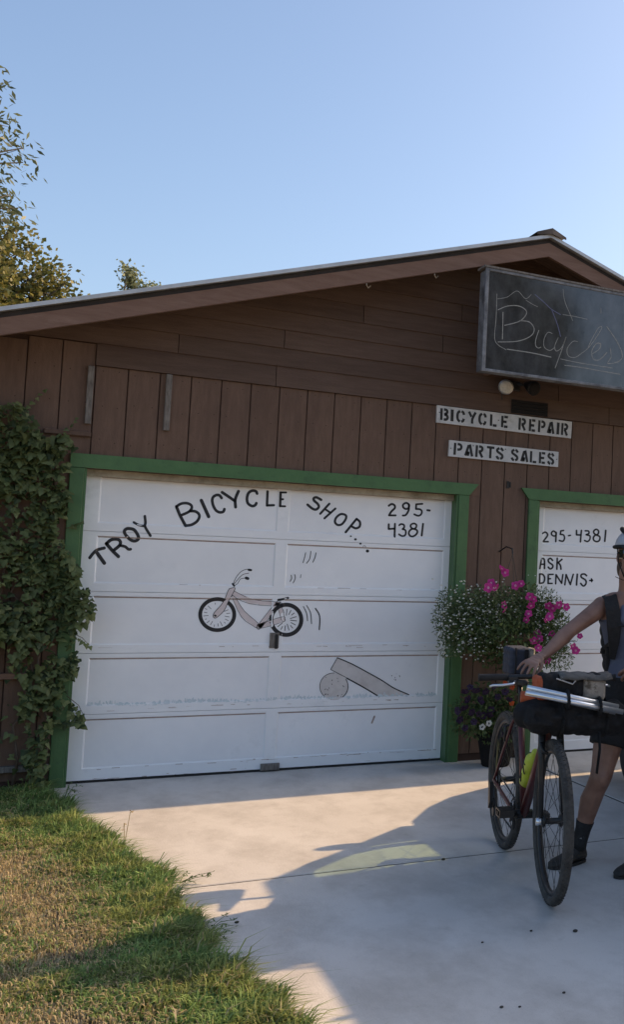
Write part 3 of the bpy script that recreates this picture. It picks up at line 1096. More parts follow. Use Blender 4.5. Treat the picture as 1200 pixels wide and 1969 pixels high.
W1 = []
cs = [('B', 170, 135), ('I', 287, 40), ('C', 420, 135), ('Y', 603, 125), ('C', 768, 130), ('L', 948, 125), ('E', 1132, 125)]
for chh, x, w in cs:
    W1.append((chh, (835 + x / 8.571 - 841) / 259.0, w / 8.571 / 259.0, 0.15, 0.83))
for chh, x, w in [('R', 308, 130), ('E', 480, 122), ('P', 638, 130), ('A', 795, 118), ('I', 918, 40), ('R', 1035, 125)]:
    W1.append((chh, (965 + x / 8.571 - 841) / 259.0, w / 8.571 / 259.0, 0.15, 0.86))
stencil_sign('stencilled_board', 'longer weathered white board stencilled BICYCLE REPAIR above the parts sales board', [(841, 779), (840, 812), (1099, 843), (1101, 811)], W1,
             [(0.018, 0.4), (0.97, 0.3), (0.44, 0.45)])
W2 = []
for chh, x, w in [('P', 138, 90), ('A', 243, 82), ('R', 345, 84), ('T', 452, 78), ('S', 545, 82), ('S', 695, 80), ('A', 795, 76), ('L', 886, 76), ('E', 980, 74), ('S', 1068, 76)]:
    W2.append((chh, (855 + x / 5.217 - 865) / 210.0, w / 5.217 / 210.0, 0.14, 0.88))
stencil_sign('stencilled_board', 'shorter white board stencilled PARTS SALES, below the bicycle repair board', [(865, 846), (863, 877), (1074, 898), (1075, 869)], W2,
             [(0.016, 0.5), (0.985, 0.5), (0.21, 0.2), (0.5, 0.2)])

# ------------------------------------------------------------------ chalkboard sign
def chalkmat():
    m, n, l, b = _mat('dusty_blackboard')
    geo = n.new('ShaderNodeNewGeometry')
    mp = n.new('ShaderNodeMapping')
    mp.inputs['Scale'].default_value = (1.6, 1, 1)
    l.new(geo.outputs['Position'], mp.inputs[0])
    nz = n.new('ShaderNodeTexNoise')
    nz.inputs['Scale'].default_value = 3.5
    nz.inputs['Detail'].default_value = 9
    nz.inputs['Roughness'].default_value = 0.7
    l.new(mp.outputs[0], nz.inputs['Vector'])
    rp = n.new('ShaderNodeValToRGB')
    rp.color_ramp.elements[0].position = 0.35
    rp.color_ramp.elements[1].position = 0.8
    rp.color_ramp.elements[0].color = (0.026, 0.027, 0.029, 1)
    rp.color_ramp.elements[1].color = (0.10, 0.104, 0.112, 1)
    l.new(nz.outputs['Fac'], rp.inputs[0])
    l.new(rp.outputs[0], b.inputs['Base Color'])
    b.inputs['Roughness'].default_value = 0.07
    b.inputs['IOR'].default_value = 1.75
    b.inputs['Specular IOR Level'].default_value = 0.5
    return m


M['chalk'] = pm('chalk_line', (0.20, 0.20, 0.19), (0.36, 0.36, 0.34), 60, 0.9)
M['chalkblue'] = pm('blue_chalk_line', (0.10, 0.11, 0.20), (0.15, 0.16, 0.26), 60, 0.9)
M['signframe'] = pm('grey_sign_frame', (0.10, 0.105, 0.115), (0.24, 0.25, 0.27), 12, 0.6, 0.3, 60, c3=(0.05, 0.05, 0.055), s3=7)
YS = -0.60
SX0, SX1, SZ0, SZ1 = on_y(931, 612, YS).x, 4.15, on_y(1060, 731, YS).z, on_y(1060, 537, YS).z
sg = empty('chalkboard_sign', (2.9, YS + 0.07, SZ0), 'large dusty blackboard sign with chalked word Bicycles under the gable', 'sign')
MB().box(SX0 + 0.012, SX1 - 0.012, YS + 0.014, YS + 0.150, SZ0 + 0.012, SZ1 - 0.012).build('cabinet', M['signframe'], sg)
MB().box(SX0 + 0.028, SX1 - 0.028, YS + 0.006, YS + 0.0135, SZ0 + 0.022, SZ1 - 0.022).build('board', chalkmat(), sg)
for nm, a in (('frame_bar', (SX0, SX0 + 0.030, SZ0, SZ1)), ('frame_bar', (SX1 - 0.030, SX1, SZ0, SZ1)),
              ('frame_bar', (SX0 + 0.0301, SX1 - 0.0301, SZ0, SZ0 + 0.024)), ('frame_bar', (SX0 + 0.0301, SX1 - 0.0301, SZ1 - 0.024, SZ1))):
    MB().cbox(a[0], a[1], YS - 0.002, YS + 0.013, a[2], a[3], 0.003).build(nm, M['signframe'], sg)
MB().box(SX0 - 0.012, SX1 + 0.012, YS - 0.008, YS + 0.155, SZ1 + 0.001, SZ1 + 0.016).build('top_cap', M['wood_grey'], sg)
for x in (SX0 + 0.25, SX1 - 0.3):
    MB().box(x - 0.02, x + 0.02, YS + 0.151, -0.0225, SZ0 + 0.08, SZ0 + 0.13).build('bracket', M['fascia'], sg)
CH = [
    ([(205, 430), (203, 540), (200, 650)], 7), ([(165, 410), (240, 380), (330, 378), (390, 410), (395, 450), (340, 505), (220, 538)], 7),
    ([(340, 500), (420, 510), (460, 560), (450, 610), (390, 650), (300, 672), (165, 675)], 7),
    ([(155, 280), (148, 480), (140, 665), (230, 740)], 5), ([(240, 735), (440, 765), (600, 800)], 8), ([(680, 815), (850, 850), (1110, 890)], 5), ([(715, 868), (850, 885), (1170, 942)], 6),
    ([(500, 580), (475, 660), (475, 705), (495, 725), (518, 718)], 6), ([(610, 605), (575, 597), (545, 650), (545, 715), (590, 745), (632, 720)], 5),
    ([(660, 640), (632, 710), (645, 750), (690, 720), (722, 640)], 5), ([(725, 635), (690, 740), (635, 890)], 6),
    ([(820, 672), (780, 672), (735, 730), (745, 790), (800, 802), (862, 762)], 5),
    ([(865, 762), (930, 700), (1018, 565), (992, 560), (935, 660), (905, 725)], 5),
    ([(945, 772), (1000, 732), (1010, 692), (975, 690), (938, 750), (950, 815), (1000, 822), (1062, 762)], 6),
    ([(1090, 730), (1097, 800), (1068, 852), (1150, 840), (1190, 790), (1150, 680), (1062, 550)], 6),
    ([(160, 320), (240, 305), (322, 255), (390, 318), (438, 285)], 4), ([(1013, 395), (1013, 440)], 4), ([(700, 450), (780, 462), (900, 488)], 4),
    ([(700, 240), (715, 340), (760, 450), (780, 500)], 4), ([(395, 330), (440, 360), (490, 385)], 4),
]
CHB = [([(470, 285), (540, 345), (605, 405), (680, 450)], 6), ([(605, 405), (650, 520), (680, 630)], 6)]


def chalk(strokes, mat, nm):
    mb = MB()
    for pts, w in strokes:
        vs, fs = ribbon2(smooth_line(pts, False, 6), w, False)
        P = []
        for (a, c) in vs:
            q = on_y(920 + a / 4.286, 500 + c / 4.286, YS + 0.006)
            P.append((q.x, YS + 0.0048, q.z))
        mb.add(P, fs)
    mb.build(nm, mat, sg)


chalk(CH, M['chalk'], 'chalk_writing')
chalk(CHB, M['chalkblue'], 'blue_chalk_drawing')

# ------------------------------------------------------------------ twin floodlight
p0 = on_y(979, 741, -0.24)
p1 = on_y(1031, 743, -0.24)
pm_ = (p0 + p1) / 2
fl = empty('twin_floodlight', (pm_.x, -0.02, pm_.z), 'small twin floodlight below the blackboard sign, one head frosted and one dark', 'floodlight')
MB().cbox(pm_.x - 0.06, pm_.x + 0.06, -0.055, -0.0208, pm_.z - 0.01, pm_.z + 0.07, 0.006).build('mount', M['darkmetal'], fl)
for q, gl_, dr in ((p0, 'lampglass', Vector((-0.25, -1, -0.35))), (p1, 'black', Vector((0.35, -1, -0.45)))):
    d = dr.normalized()
    c = Vector((q.x, -0.17, q.z))
    s, t = frame_of(d)
    mb = MB()
    rings = []
    for off, r in ((-0.10, 0.020), (-0.07, 0.034), (-0.03, 0.050), (0.02, 0.063), (0.03, 0.063)):
        rings.append([c + d * off + s * (math.cos(a) * r) + t * (math.sin(a) * r) for a in [k * math.pi / 9 for k in range(18)]])
    hd = mb.loft(rings).build('lamp_head', M['metal'] if gl_ == 'lampglass' else M['darkmetal'], fl, True)
    rings = []
    for off, r in ((0.031, 0.058), (0.040, 0.050), (0.047, 0.032), (0.050, 0.004)):
        rings.append([c + d * off + s * (math.cos(a) * r) + t * (math.sin(a) * r) for a in [k * math.pi / 9 for k in range(18)]])
    MB().loft(rings).build('lens', M[gl_], hd, True)
    MB().tube([(pm_.x + (0.03 if q is p1 else -0.03), -0.05, pm_.z + 0.045), (q.x, -0.09, pm_.z + 0.04), tuple(c - d * 0.09)], 0.011, 8).build('arm', M['darkmetal'], fl, True)
MB().tube([(p0.x + 0.02, -0.03, p0.z - 0.01), (p0.x + 0.03, -0.03, p0.z - 0.09)], 0.004, 6).build('pull_cord', M['darkmetal'], fl)
# ------------------------------------------------------------------ lawn
def np_mesh(name, verts, faces_tri, mat, tint=None, smooth=False):
    me = bpy.data.meshes.new(name)
    nv, nf = len(verts), len(faces_tri)
    me.vertices.add(nv)
    me.vertices.foreach_set('co', np.asarray(verts, np.float32).ravel())
    k = faces_tri.shape[1]
    me.loops.add(nf * k)
    me.loops.foreach_set('vertex_index', np.asarray(faces_tri, np.int32).ravel())
    me.polygons.add(nf)
    me.polygons.foreach_set('loop_start', np.arange(0, nf * k, k, dtype=np.int32))
    me.polygons.foreach_set('loop_total', np.full(nf, k, np.int32))
    if tint is not None:
        at = me.color_attributes.new('tint', 'FLOAT_COLOR', 'POINT')
        at.data.foreach_set('color', np.asarray(np.c_[tint, np.ones(nv)], np.float32).ravel())
    me.materials.append(mat)
    me.update(calc_edges=True)
    me.validate()
    o = bpy.data.objects.new(name, me)
    col.objects.link(o)
    return o


def vnoise(x, y, seed=0):
    """cheap smooth noise in 0..1"""
    v = 0
    a = 1.0
    t = 0
    for k in range(4):
        f = 0.9 * 1.9 ** k
        v = v + a * np.sin(x * f * 1.7 + seed + 1.3 * np.sin(y * f * 1.1 + k)) * np.cos(y * f * 1.5 - seed * 0.7 + 1.1 * np.sin(x * f + k * 2))
        t += a
        a *= 0.6
    return 0.5 + 0.5 * v / t * 1.6


EDGE_Y = np.array([-12.0, -9, -6.5, -5.0, -4.39, -3.78, -3.41, -2.67, -2.22, -1.43, -0.276, 0.0, 6.0])
EDGE_X = np.array([1.0, 0.7, 0.35, 0.07, -0.05, -0.15, -0.21, -0.24, -0.33, -0.50, -0.70, -0.72, -0.9])


def grass(n, x0, x1, y0, y1, hmul=1.0, wmul=1.0):
    x = RNG.uniform(x0, x1, n)
    y = RNG.uniform(y0, y1, n)
    ex = np.interp(y, EDGE_Y, EDGE_X) + 0.030 * np.sin(y * 7.0) + 0.02 * np.sin(y * 19 + 1)
    keep = (x < ex) & ((y < -0.02) | (x < -2.0))
    x, y, ex = x[keep], y[keep], ex[keep]
    d = ex - x
    patch = vnoise(x * 1.4 + 3, y * 1.4, 2.0)
    fine = vnoise(x * 5, y * 5, 5.0)
    # dry where far from the slab edge, lush along it and near the wall
    dry = np.clip((d - 0.22) / 0.25, 0, 1) * np.clip(0.70 + 1.6 * (patch - 0.42), 0, 1)
    dry = np.where((y > -1.7), dry * 0.35, dry)
    dry = np.where((y < -3.7) & (d < 0.55), dry * 0.55, dry)
    dry = np.clip(dry + 0.18 * (fine - 0.5), 0, 1)
    # thin out the dry patches
    keep = RNG.uniform(0, 1, len(x)) < 1.0 - 0.68 * dry
    x, y, d, dry, fine = x[keep], y[keep], d[keep], dry[keep], fine[keep]
    m = len(x)
    lush = np.exp(-(np.maximum(d, 0) / 0.22) ** 2)
    h = (0.014 + 0.032 * RNG.beta(2, 3, m) + 0.042 * lush * RNG.uniform(0.1, 1, m) + 0.022 * np.clip(fine, 0, 1)) * (1 - 0.55 * dry) * hmul
    clump = vnoise(x * 11 + 7, y * 11, 9.0)
    h = h * (0.55 + 0.9 * np.clip(clump, 0, 1))
    h = np.where(RNG.uniform(0, 1, m) < 0.010, h * 2.0, h)
    w = RNG.uniform(0.0014, 0.0036, m) * wmul
    broad = RNG.uniform(0, 1, m) < (0.10 + 0.35 * (clump > 0.62)) * (1 - dry)
    w = np.where(broad, w * 2.6, w)
    h = np.where(broad, h * 0.55, h)
    az = RNG.uniform(0, 2 * np.pi, m)
    # blades by the slab lean over it
    lean = h * RNG.uniform(0.3, 1.5, m)
    dx = np.cos(az) * lean + 0.6 * lush * lean
    dy = np.sin(az) * lean
    pa = az + np.pi / 2 + RNG.normal(0, 0.4, m)
    px, py = np.cos(pa) * w, np.sin(pa) * w
    z0 = np.full(m, -0.012)
    base_l = np.c_[x - px, y - py, z0]
    base_r = np.c_[x + px, y + py, z0]
    mid_l = np.c_[x + dx * 0.38 - px * 0.85, y + dy * 0.38 - py * 0.85, h * 0.62]
    mid_r = np.c_[x + dx * 0.38 + px * 0.85, y + dy * 0.38 + py * 0.85, h * 0.62]
    tip = np.c_[x + dx, y + dy, np.maximum(h * 0.95 - 0.25 * lean, 0.01)]
    V = np.stack([base_l, base_r, mid_r, mid_l, tip], 1).reshape(-1, 3)
    i = np.arange(m)[:, None] * 5
    Fq = np.concatenate([i + [0, 1, 2], i + [0, 2, 3], i + [3, 2, 4]], 0)
    g1 = np.array([0.12, 0.18, 0.052])
    g2 = np.array([0.27, 0.33, 0.12])
    s1 = np.array([0.50, 0.40, 0.25])
    s2 = np.array([0.36, 0.30, 0.16])
    r = RNG.uniform(0, 1, (m, 1))
    green = (g1 + (g2 - g1) * r) * (0.75 + 0.5 * np.clip(clump, 0, 1))[:, None]
    green = green * np.where((fine > 0.55)[:, None], np.array([[1.12, 1.03, 0.95]]), np.array([[0.86, 1.0, 0.95]]))
    straw = s1 + (s2 - s1) * RNG.uniform(0, 1, (m, 1))
    isdry = (RNG.uniform(0, 1, m) < dry * 0.92 + 0.04)[:, None]
    c = np.where(isdry, straw, green) * RNG.uniform(0.8, 1.2, (m, 1))
    return V, Fq, np.repeat(c, 5, 0)


M['grass'] = leafmat('grass_blade', None, None, 0.38, 0.6, attr=True, spec=0.2)
Vs, Fs, Cs, off = [], [], [], 0
for a in ((220000, -1.35, 0.2, -5.6, 0.0), (26000, -3.2, -1.35, -6.5, 0.0), (16000, -1.6, 1.0, -8.5, -5.6)):
    V, Fq, c = grass(*a)
    Vs.append(V)
    Fs.append(Fq + off)
    Cs.append(c)
    off += len(V)
V, Fq, c = grass(30000, -9, -3.2, -11, 8, 1.3, 3.0)
Vs.append(V); Fs.append(Fq + off); Cs.append(c)
lawn = np_mesh('lawn_grass', np.concatenate(Vs), np.concatenate(Fs), M['grass'], np.concatenate(Cs))
tag(lawn, 'green and straw coloured lawn grass beside the driveway', 'grass', kind='stuff')

# weeds and seed heads hanging over the slab
M['weed'] = leafmat('weed_leaf', (0.05, 0.10, 0.025), (0.11, 0.17, 0.05), 0.35, 0.6, rnd=0.5)
M['dryweed'] = leafmat('dry_stalk', (0.26, 0.21, 0.12), (0.36, 0.29, 0.17), 0.2, 0.8)


def weed(u, v, n, r, h, dry=False, name='weed', label=''):
    c = on_z(u, v, 0)
    rt = empty(name, (c.x, c.y, 0), label, 'plant', group='weeds in the lawn edge')
    mb = MB()
    lf = MB()
    rw = random.Random(int(u * 7 + v))
    for k in range(n):
        a = rw.uniform(-1.2, 1.2) if not dry else rw.uniform(0, 6.28)
        L = r * rw.uniform(0.5, 1)
        p = [(c.x, c.y, 0.005), (c.x + math.cos(a) * L * 0.5, c.y + math.sin(a) * L * 0.5, h * rw.uniform(0.6, 1)),
             (c.x + math.cos(a) * L, c.y + math.sin(a) * L, h * rw.uniform(0.3, 1.3))]
        mb.tube(p, [0.0018, 0.0014, 0.0008], 4, False)
        for q in range(9):
            t = rw.uniform(0.3, 1)
            i0 = 0 if t < 0.5 else 1
            tt = (t - 0.5 * i0) * 2
            b0 = Vector(p[i0]).lerp(Vector(p[i0 + 1]), tt)
            d = Vector((rw.gauss(0, 1), rw.gauss(0, 1), rw.gauss(0, 0.5))).normalized()
            s = d.cross(Vector((0, 0, 1))).normalized()
            ll = rw.uniform(0.010, 0.022)
            lf.add([b0, b0 + d * ll * 0.5 + s * ll * 0.28, b0 + d * ll, b0 + d * ll * 0.5 - s * ll * 0.28], [(0, 1, 2, 3)])
    mb.build('stem', M['dryweed'] if dry else M['weed'], rt)
    tag(lf.build('foliage', M['dryweed'] if dry else M['weed'], rt), kind='stuff')


weed(345, 1700, 5, 0.16, 0.04, name='weed', label='thin weed reaching over the driveway beside the first slab joint')
weed(390, 1800, 6, 0.20, 0.04, name='weed', label='low leafy weed trailing onto the shaded concrete')
weed(238, 1630, 2, 0.06, 0.20, True, name='weed', label='tall dry grass stalk standing at the lawn edge near the garage door')
weed(120, 1545, 5, 0.14, 0.12, name='weed', label='dark weed tuft at the foot of the green door trim')
for (u, v, s, lb) in ((853, 1654, 0.012, 'beside the long slab joint left of the rear wheel'), (1107, 1792, 0.012, 'below the front tyre, largest of the nearby ones'), (1022, 1791, 0.007, 'on shaded concrete just left of the front tyre'),
                      (928, 1813, 0.006, 'in the middle of the shaded concrete'), (965, 1938, 0.008, 'lowest left of the pair near the bottom edge'), (455, 1775, 0.010, 'at the shadow edge beside the lawn'),
                      (1085, 1910, 0.007, 'nearest the bottom right corner'), (1000, 1937, 0.006, 'right of the pair near the bottom edge')):
    c = on_z(u, v, 0)
    o = MB().ell((0, 0, s * 0.45), (s, s * 0.8, s * 0.5), 8, 6).build('pebble', M['joint'], None, True)
    o.location = (c.x, c.y, 0.0)
    tag(o, 'dark pebble ' + lb, 'pebble', 'pebbles on the driveway')

# ------------------------------------------------------------------ ivy on the wall
M['ivy'] = leafmat('ivy_leaf', (0.040, 0.060, 0.020), (0.135, 0.165, 0.062), 0.28, 0.5, rnd=1.1, scale=3.2)
M['ivy_stem'] = pm('ivy_stem', (0.07, 0.05, 0.035), (0.11, 0.08, 0.06), 20, 0.9)


def leaf_points(s):
    """three-lobed leaf in its own plane: x across, z along (tip down), slightly folded"""
    o = [(0, 0), (0.30, 0.16), (0.52, -0.10), (0.30, -0.38), (0.22, -0.62), (0, -1.0), (-0.22, -0.62), (-0.30, -0.38), (-0.52, -0.10), (-0.30, 0.16)]
    return [Vector((x * s, 0.10 * s * abs(x) * 2 - 0.06 * s * (1 if z < -0.6 else 0), z * s)) for x, z in o]


LEAF_F = [(0, 1, 2, 3), (0, 3, 4, 5), (0, 5, 6, 7), (0, 7, 8, 9)]
ivy_mesh = MB().add(leaf_points(1.0), LEAF_F).mesh('leaf', M['ivy'])
ivy = empty('ivy_vine', (-1.05, -0.08, 0.0), 'dense dark green climbing vine on the brown wall left of the garage door', 'vine')
ri = random.Random(21)


def ivy_ok(x, z):
    if z > 2.60 - max(0, (x + 1.15)) * 0.72 + 0.05 * math.sin(x * 23):
        return 0
    right = -0.67 - (0.04 if z > 1.35 else 0) + 0.04 * math.sin(z * 6.1) + 0.035 * math.sin(z * 17) + (0.08 if z < 1.5 else 0.0) - (0.03 if z > 1.9 else 0)
    if z < 0.42:
        right = -0.735
    if x > right:
        return 0
    if z < 1.0:
        left = -0.98 + (1.0 - z) * 0.16 + 0.03 * math.sin(z * 21)
        if x < left:
            return 0.06 if z > 0.85 else 0.015
    if z < 0.30:
        return 0.5
    hole = 0.5 + 0.5 * math.sin(x * 9 + 2.1 * math.sin(z * 4)) * math.sin(z * 7 + 1.4)
    return 0.12 + 0.88 * hole ** 1.3


cand = []
while len(cand) < 5200:
    x, z = ri.uniform(-1.95, -0.52), ri.uniform(0.04, 2.72)
    if x < -1.25 and ri.random() < 0.55:
        continue
    if ri.random() < ivy_ok(x, z):
        dep = ri.random() ** 0.7
        bulge = 0.05 + 0.13 * (0.5 + 0.5 * math.sin(x * 7 + z * 3)) * (0.6 + 0.4 * math.sin(z * 5 + 2))
        s = ri.uniform(0.022, 0.068) if ri.random() < 0.8 else ri.uniform(0.016, 0.03)
        cand.append((s * (0.6 + dep), x, -0.03 - dep * bulge, z, s))
cand.sort(reverse=True)
mass = MB()
n_part = 0
for k, (_, x, y, z, s) in enumerate(cand):
    rx = ri.gauss(-0.55, 0.35)
    ry = ri.gauss(0, 0.5)
    rz = ri.gauss(0.05, 0.55)
    big_in_view = x > -1.2 and n_part < 300
    R = Matrix.Rotation(rz, 3, 'Z') @ Matrix.Rotation(rx, 3, 'X') @ Matrix.Rotation(ry, 3, 'Y')
    if big_in_view:
        n_part += 1
        inst(ivy_mesh, 'leaf', ivy, (x, y, z), R.to_euler(), s)
    else:
        mass.add([Vector((x, y, z)) + R @ p for p in leaf_points(s)], LEAF_F)
tag(mass.build('foliage', M['ivy'], ivy), kind='stuff')
for k in range(9):
    x = -0.80 - 0.13 * k
    if k < 3:
        pts = [(x, -0.03, -0.01)]
    else:
        pts = [(x, -0.03, 0.9)]
    z = pts[0][2]
    while z < 2.1:
        z += 0.22
        pts.append((x + ri.gauss(0, 0.05), -0.03 - ri.random() * 0.03, z))
    MB().tube(pts, [0.011 - 0.008 * i / len(pts) for i in range(len(pts))], 6).build('stem', M['ivy_stem'], ivy, True)

for (x, z, dx, dz) in ((-0.80, 2.35, 0.10, 0.16), (-1.02, 2.50, 0.12, 0.18), (-0.66, 1.05, 0.13, -0.10), (-0.65, 0.62, 0.12, -0.16), (-0.72, 1.75, 0.09, 0.05)):
    pts = [(x, -0.05, z), (x + dx * 0.6, -0.045, z + dz * 0.4), (x + dx, -0.04, z + dz)]
    MB().tube(pts, [0.003, 0.002, 0.001], 5).build('runner', M['ivy_stem'], ivy, True)
    for k in range(5):
        t = 0.3 + 0.17 * k
        inst(ivy_mesh, 'leaf', ivy, (x + dx * t, -0.055, z + dz * t), (ri.gauss(-0.5, 0.3), ri.gauss(0, 0.7), ri.gauss(0, 0.5)), ri.uniform(0.022, 0.042))

# ------------------------------------------------------------------ flowers
M['petunia_leaf'] = leafmat('petunia_leaf', (0.050, 0.085, 0.028), (0.11, 0.15, 0.055), 0.35, 0.6, rnd=0.8, scale=14)
M['feather'] = leafmat('feathery_leaf', (0.075, 0.11, 0.05), (0.16, 0.20, 0.10), 0.3, 0.7, rnd=0.8, scale=12)
M['petal_pink'] = leafmat('magenta_petal', (0.42, 0.028, 0.22), (0.56, 0.05, 0.30), 0.3, 0.55, rnd=0.6)
M['petal_core'] = leafmat('pale_pink_throat', (0.62, 0.30, 0.46), (0.7, 0.4, 0.55), 0.3, 0.6)
M['petal_dark'] = leafmat('dark_purple_petal', (0.012, 0.006, 0.018), (0.028, 0.013, 0.042), 0.15, 0.5, rnd=0.6)
M['petal_white'] = leafmat('white_petal', (0.50, 0.52, 0.47), (0.66, 0.67, 0.62), 0.25, 0.6, rnd=0.5)
M['petal_orange'] = leafmat('orange_petal', (0.5, 0.07, 0.02), (0.6, 0.11, 0.03), 0.25, 0.6)
M['liner'] = pm('coir_liner', (0.10, 0.06, 0.035), (0.17, 0.11, 0.07), 30, 0.95, 0.6, 60)
M['pot'] = pm('black_pot', (0.010, 0.009, 0.009), (0.018, 0.016, 0.015), 10, 0.85, spec=0.15)


def flower_mesh(name, petal):
    mb = MB()
    n_ = 15
    ring0 = [(0.10 * math.cos(2 * math.pi * k / n_), 0.28, 0.10 * math.sin(2 * math.pi * k / n_)) for k in range(n_)]
    ring1 = [(0.34 * math.cos(2 * math.pi * k / n_), 0.06, 0.34 * math.sin(2 * math.pi * k / n_)) for k in range(n_)]
    ring2 = []
    for k in range(n_):
        a = 2 * math.pi * k / n_
        r = 1.0 if k % 3 else 0.80
        ring2.append((r * math.cos(a), -0.02 + (0.10 if k % 3 else -0.02), r * math.sin(a)))
    mb.loft([ring0, ring1, ring2], False)
    return mb.mesh(name, petal)


FM = {k: flower_mesh('flower', M['petal_' + k]) for k in ('pink', 'dark', 'white', 'orange')}
core_mesh = MB().add([(0.26 * math.cos(2 * math.pi * k / 10), 0.035, 0.26 * math.sin(2 * math.pi * k / 10)) for k in range(10)], [tuple(range(10))]).mesh('throat', M['petal_core'])
corew_mesh = MB().add([(0.40 * math.cos(2 * math.pi * k / 5 + 0.3) * (1 if k % 2 else 0.5), 0.02, 0.40 * math.sin(2 * math.pi * k / 5 + 0.3)) for k in range(5)], [tuple(range(5))]).mesh('throat', M['petal_dark'])


def flower(root, kind, c, r, rot):
    o = inst(FM[kind], 'flower', root, c, rot, r)
    if kind in ('pink', 'white'):
        t = bpy.data.objects.new('throat', core_mesh if kind == 'pink' else corew_mesh)
        t.parent = o
        col.objects.link(t)
    return o


def tuft(mb, c, n, r, ls, rr_, droop=0.0, w=0.3):
    """n small leaves scattered through an ellipsoid"""
    for _ in range(n):
        d = Vector((rr_.gauss(0, 1), rr_.gauss(0, 1), rr_.gauss(0, 1))).normalized() * (rr_.random() ** 0.45)
        p = Vector(c) + Vector((d.x * r[0], d.y * r[1], d.z * r[2]))
        ax = (Vector((d.x, d.y, d.z - droop)) + Vector((rr_.gauss(0, 0.6), rr_.gauss(0, 0.6), rr_.gauss(0, 0.6)))).normalized()
        s = ax.cross(Vector((rr_.gauss(0, 1), rr_.gauss(0, 1), rr_.gauss(0, 1)))).normalized()
        L = ls * rr_.uniform(0.6, 1.3)
        mb.add([p, p + ax * L * 0.5 + s * L * w, p + ax * L, p + ax * L * 0.5 - s * L * w], [(0, 1, 2, 3)])


def at_px(u, v, y):
    return on_y(u, v, y)


rf = random.Random(5)
bk = empty('hanging_basket', (2.40, -0.30, 0.80), 'hanging basket spilling tiny white blossom and magenta petunias between the two doors', 'flower basket')
# half-bowl liner, hanger
rings = []
for t in range(7):
    a = math.pi / 2 * t / 6
    r_, z_ = 0.19 * math.sin(a) + 0.01, 1.06 - 0.19 * math.cos(a)
    rings.append([(2.42 + r_ * math.cos(q * math.pi / 10), -0.30 + r_ * math.sin(q * math.pi / 10), z_) for q in range(20)])
MB().loft(rings).build('basket', M['liner'], bk, True)
MB().tube([(2.42, -0.004, 1.72), (2.42, -0.16, 1.76), (2.42, -0.29, 1.74), (2.42, -0.30, 1.70)], 0.006, 6).build('hook', M['darkmetal'], bk)
for a in (0.4, 2.5, 4.6):
    MB().tube([(2.42, -0.30, 1.70), (2.42 + 0.18 * math.cos(a), -0.30 + 0.18 * math.sin(a), 1.06)], 0.0018, 4).build('chain', M['darkmetal'], bk)
lm = MB()
fm = MB()
wm = MB()
# main masses, placed from the photograph: (u, v, r_px, kind, n)
for (u, v, ru, rv, n_, y) in ((930, 1190, 62, 62, 900, -0.34), (1000, 1190, 60, 70, 900, -0.36), (960, 1240, 70, 45, 650, -0.32), (1045, 1210, 50, 60, 600, -0.38), (1010, 1265, 55, 40, 350, -0.36), (975, 1225, 60, 40, 500, -0.50), (915, 1200, 55, 55, 500, -0.42)):
    c = at_px(u, v, y)
    k_ = 1 / 235.0
    tuft(lm, c, int(n_ * 1.7), (ru * k_, 0.20, rv * k_), 0.034, rf, 0.3)
for (u, v, ru, rv, n_, y) in ((868, 1185, 34, 55, 1000, -0.28), (905, 1190, 50, 60, 1100, -0.42), (950, 1180, 60, 55, 900, -0.46), (1035, 1165, 50, 38, 700, -0.34), (1070, 1215, 34, 45, 650, -0.34), (1075, 1265, 26, 28, 300, -0.34), (870, 1240, 25, 25, 250, -0.3)):
    c = at_px(u, v, y)
    k_ = 1 / 235.0
    tuft(fm, c, int(n_ * 1.9), (ru * k_, 0.16, rv * k_), 0.028, rf, 0.0, 0.16)
tag(lm.build('leaf_mass', M['petunia_leaf'], bk), kind='stuff')
tag(fm.build('feathery_foliage', M['feather'], bk), kind='stuff')
for _ in range(520):
    u = rf.gauss(918, 40)
    v = rf.gauss(1192, 36)
    if abs(u - 918) > 88 or abs(v - 1192) > 80 or rf.random() < max(0, (u - 985) / 60):
        continue
    c = at_px(u, v, -0.36 - rf.random() * 0.22)
    r_ = rf.uniform(0.005, 0.011)
    wm.ell(c, (r_, r_, r_ * 0.7), 6, 4)
for _ in range(70):
    u, v = rf.gauss(1050, 22), rf.gauss(1170, 36)
    c = at_px(u, v, -0.36 - rf.random() * 0.18)
    r_ = rf.uniform(0.004, 0.008)
    wm.ell(c, (r_, r_, r_ * 0.7), 6, 4)
tag(wm.build('white_blossom', M['petal_white'], bk), kind='stuff')
pinks = [(966, 1094, 10), (972, 1101, 10), (945, 1121, 10), (940, 1130, 11), (954, 1130, 10), (992, 1126, 10), (1003, 1122, 8), (1020, 1148, 11), (1027, 1152, 9), (1022, 1165, 10),
         (1017, 1180, 9), (1013, 1192, 8), (970, 1163, 9), (972, 1172, 9), (1056, 1165, 10), (1064, 1170, 11), (1076, 1163, 10), (1090, 1167, 9), (1058, 1185, 10), (1052, 1190, 9),
         (1034, 1218, 9), (1028, 1232, 10), (1038, 1228, 9), (1061, 1219, 9), (1103, 1243, 9), (1108, 1251, 10), (1116, 1223, 7), (1054, 1271, 10), (1036, 1246, 9), (975, 1285, 7)]
stm = MB()
for (u, v, r) in pinks:
    c = at_px(u, v, -0.50 - rf.random() * 0.12 if v < 1260 else -0.42)
    flower(bk, 'pink', c, r / 270.0, (rf.gauss(0.25, 0.35), rf.gauss(0, 0.6), rf.gauss(-0.3, 0.45)))
    stm.tube([c + Vector((0, 0.012, 0)), c + Vector((rf.gauss(0, 0.02), 0.07, -0.05)), Vector((c.x * 0.7 + 2.42 * 0.3, -0.33, max(1.0, c.z - 0.16)))], 0.0018, 4, False)
stm.build('flower_stems', M['petunia_leaf'], bk)

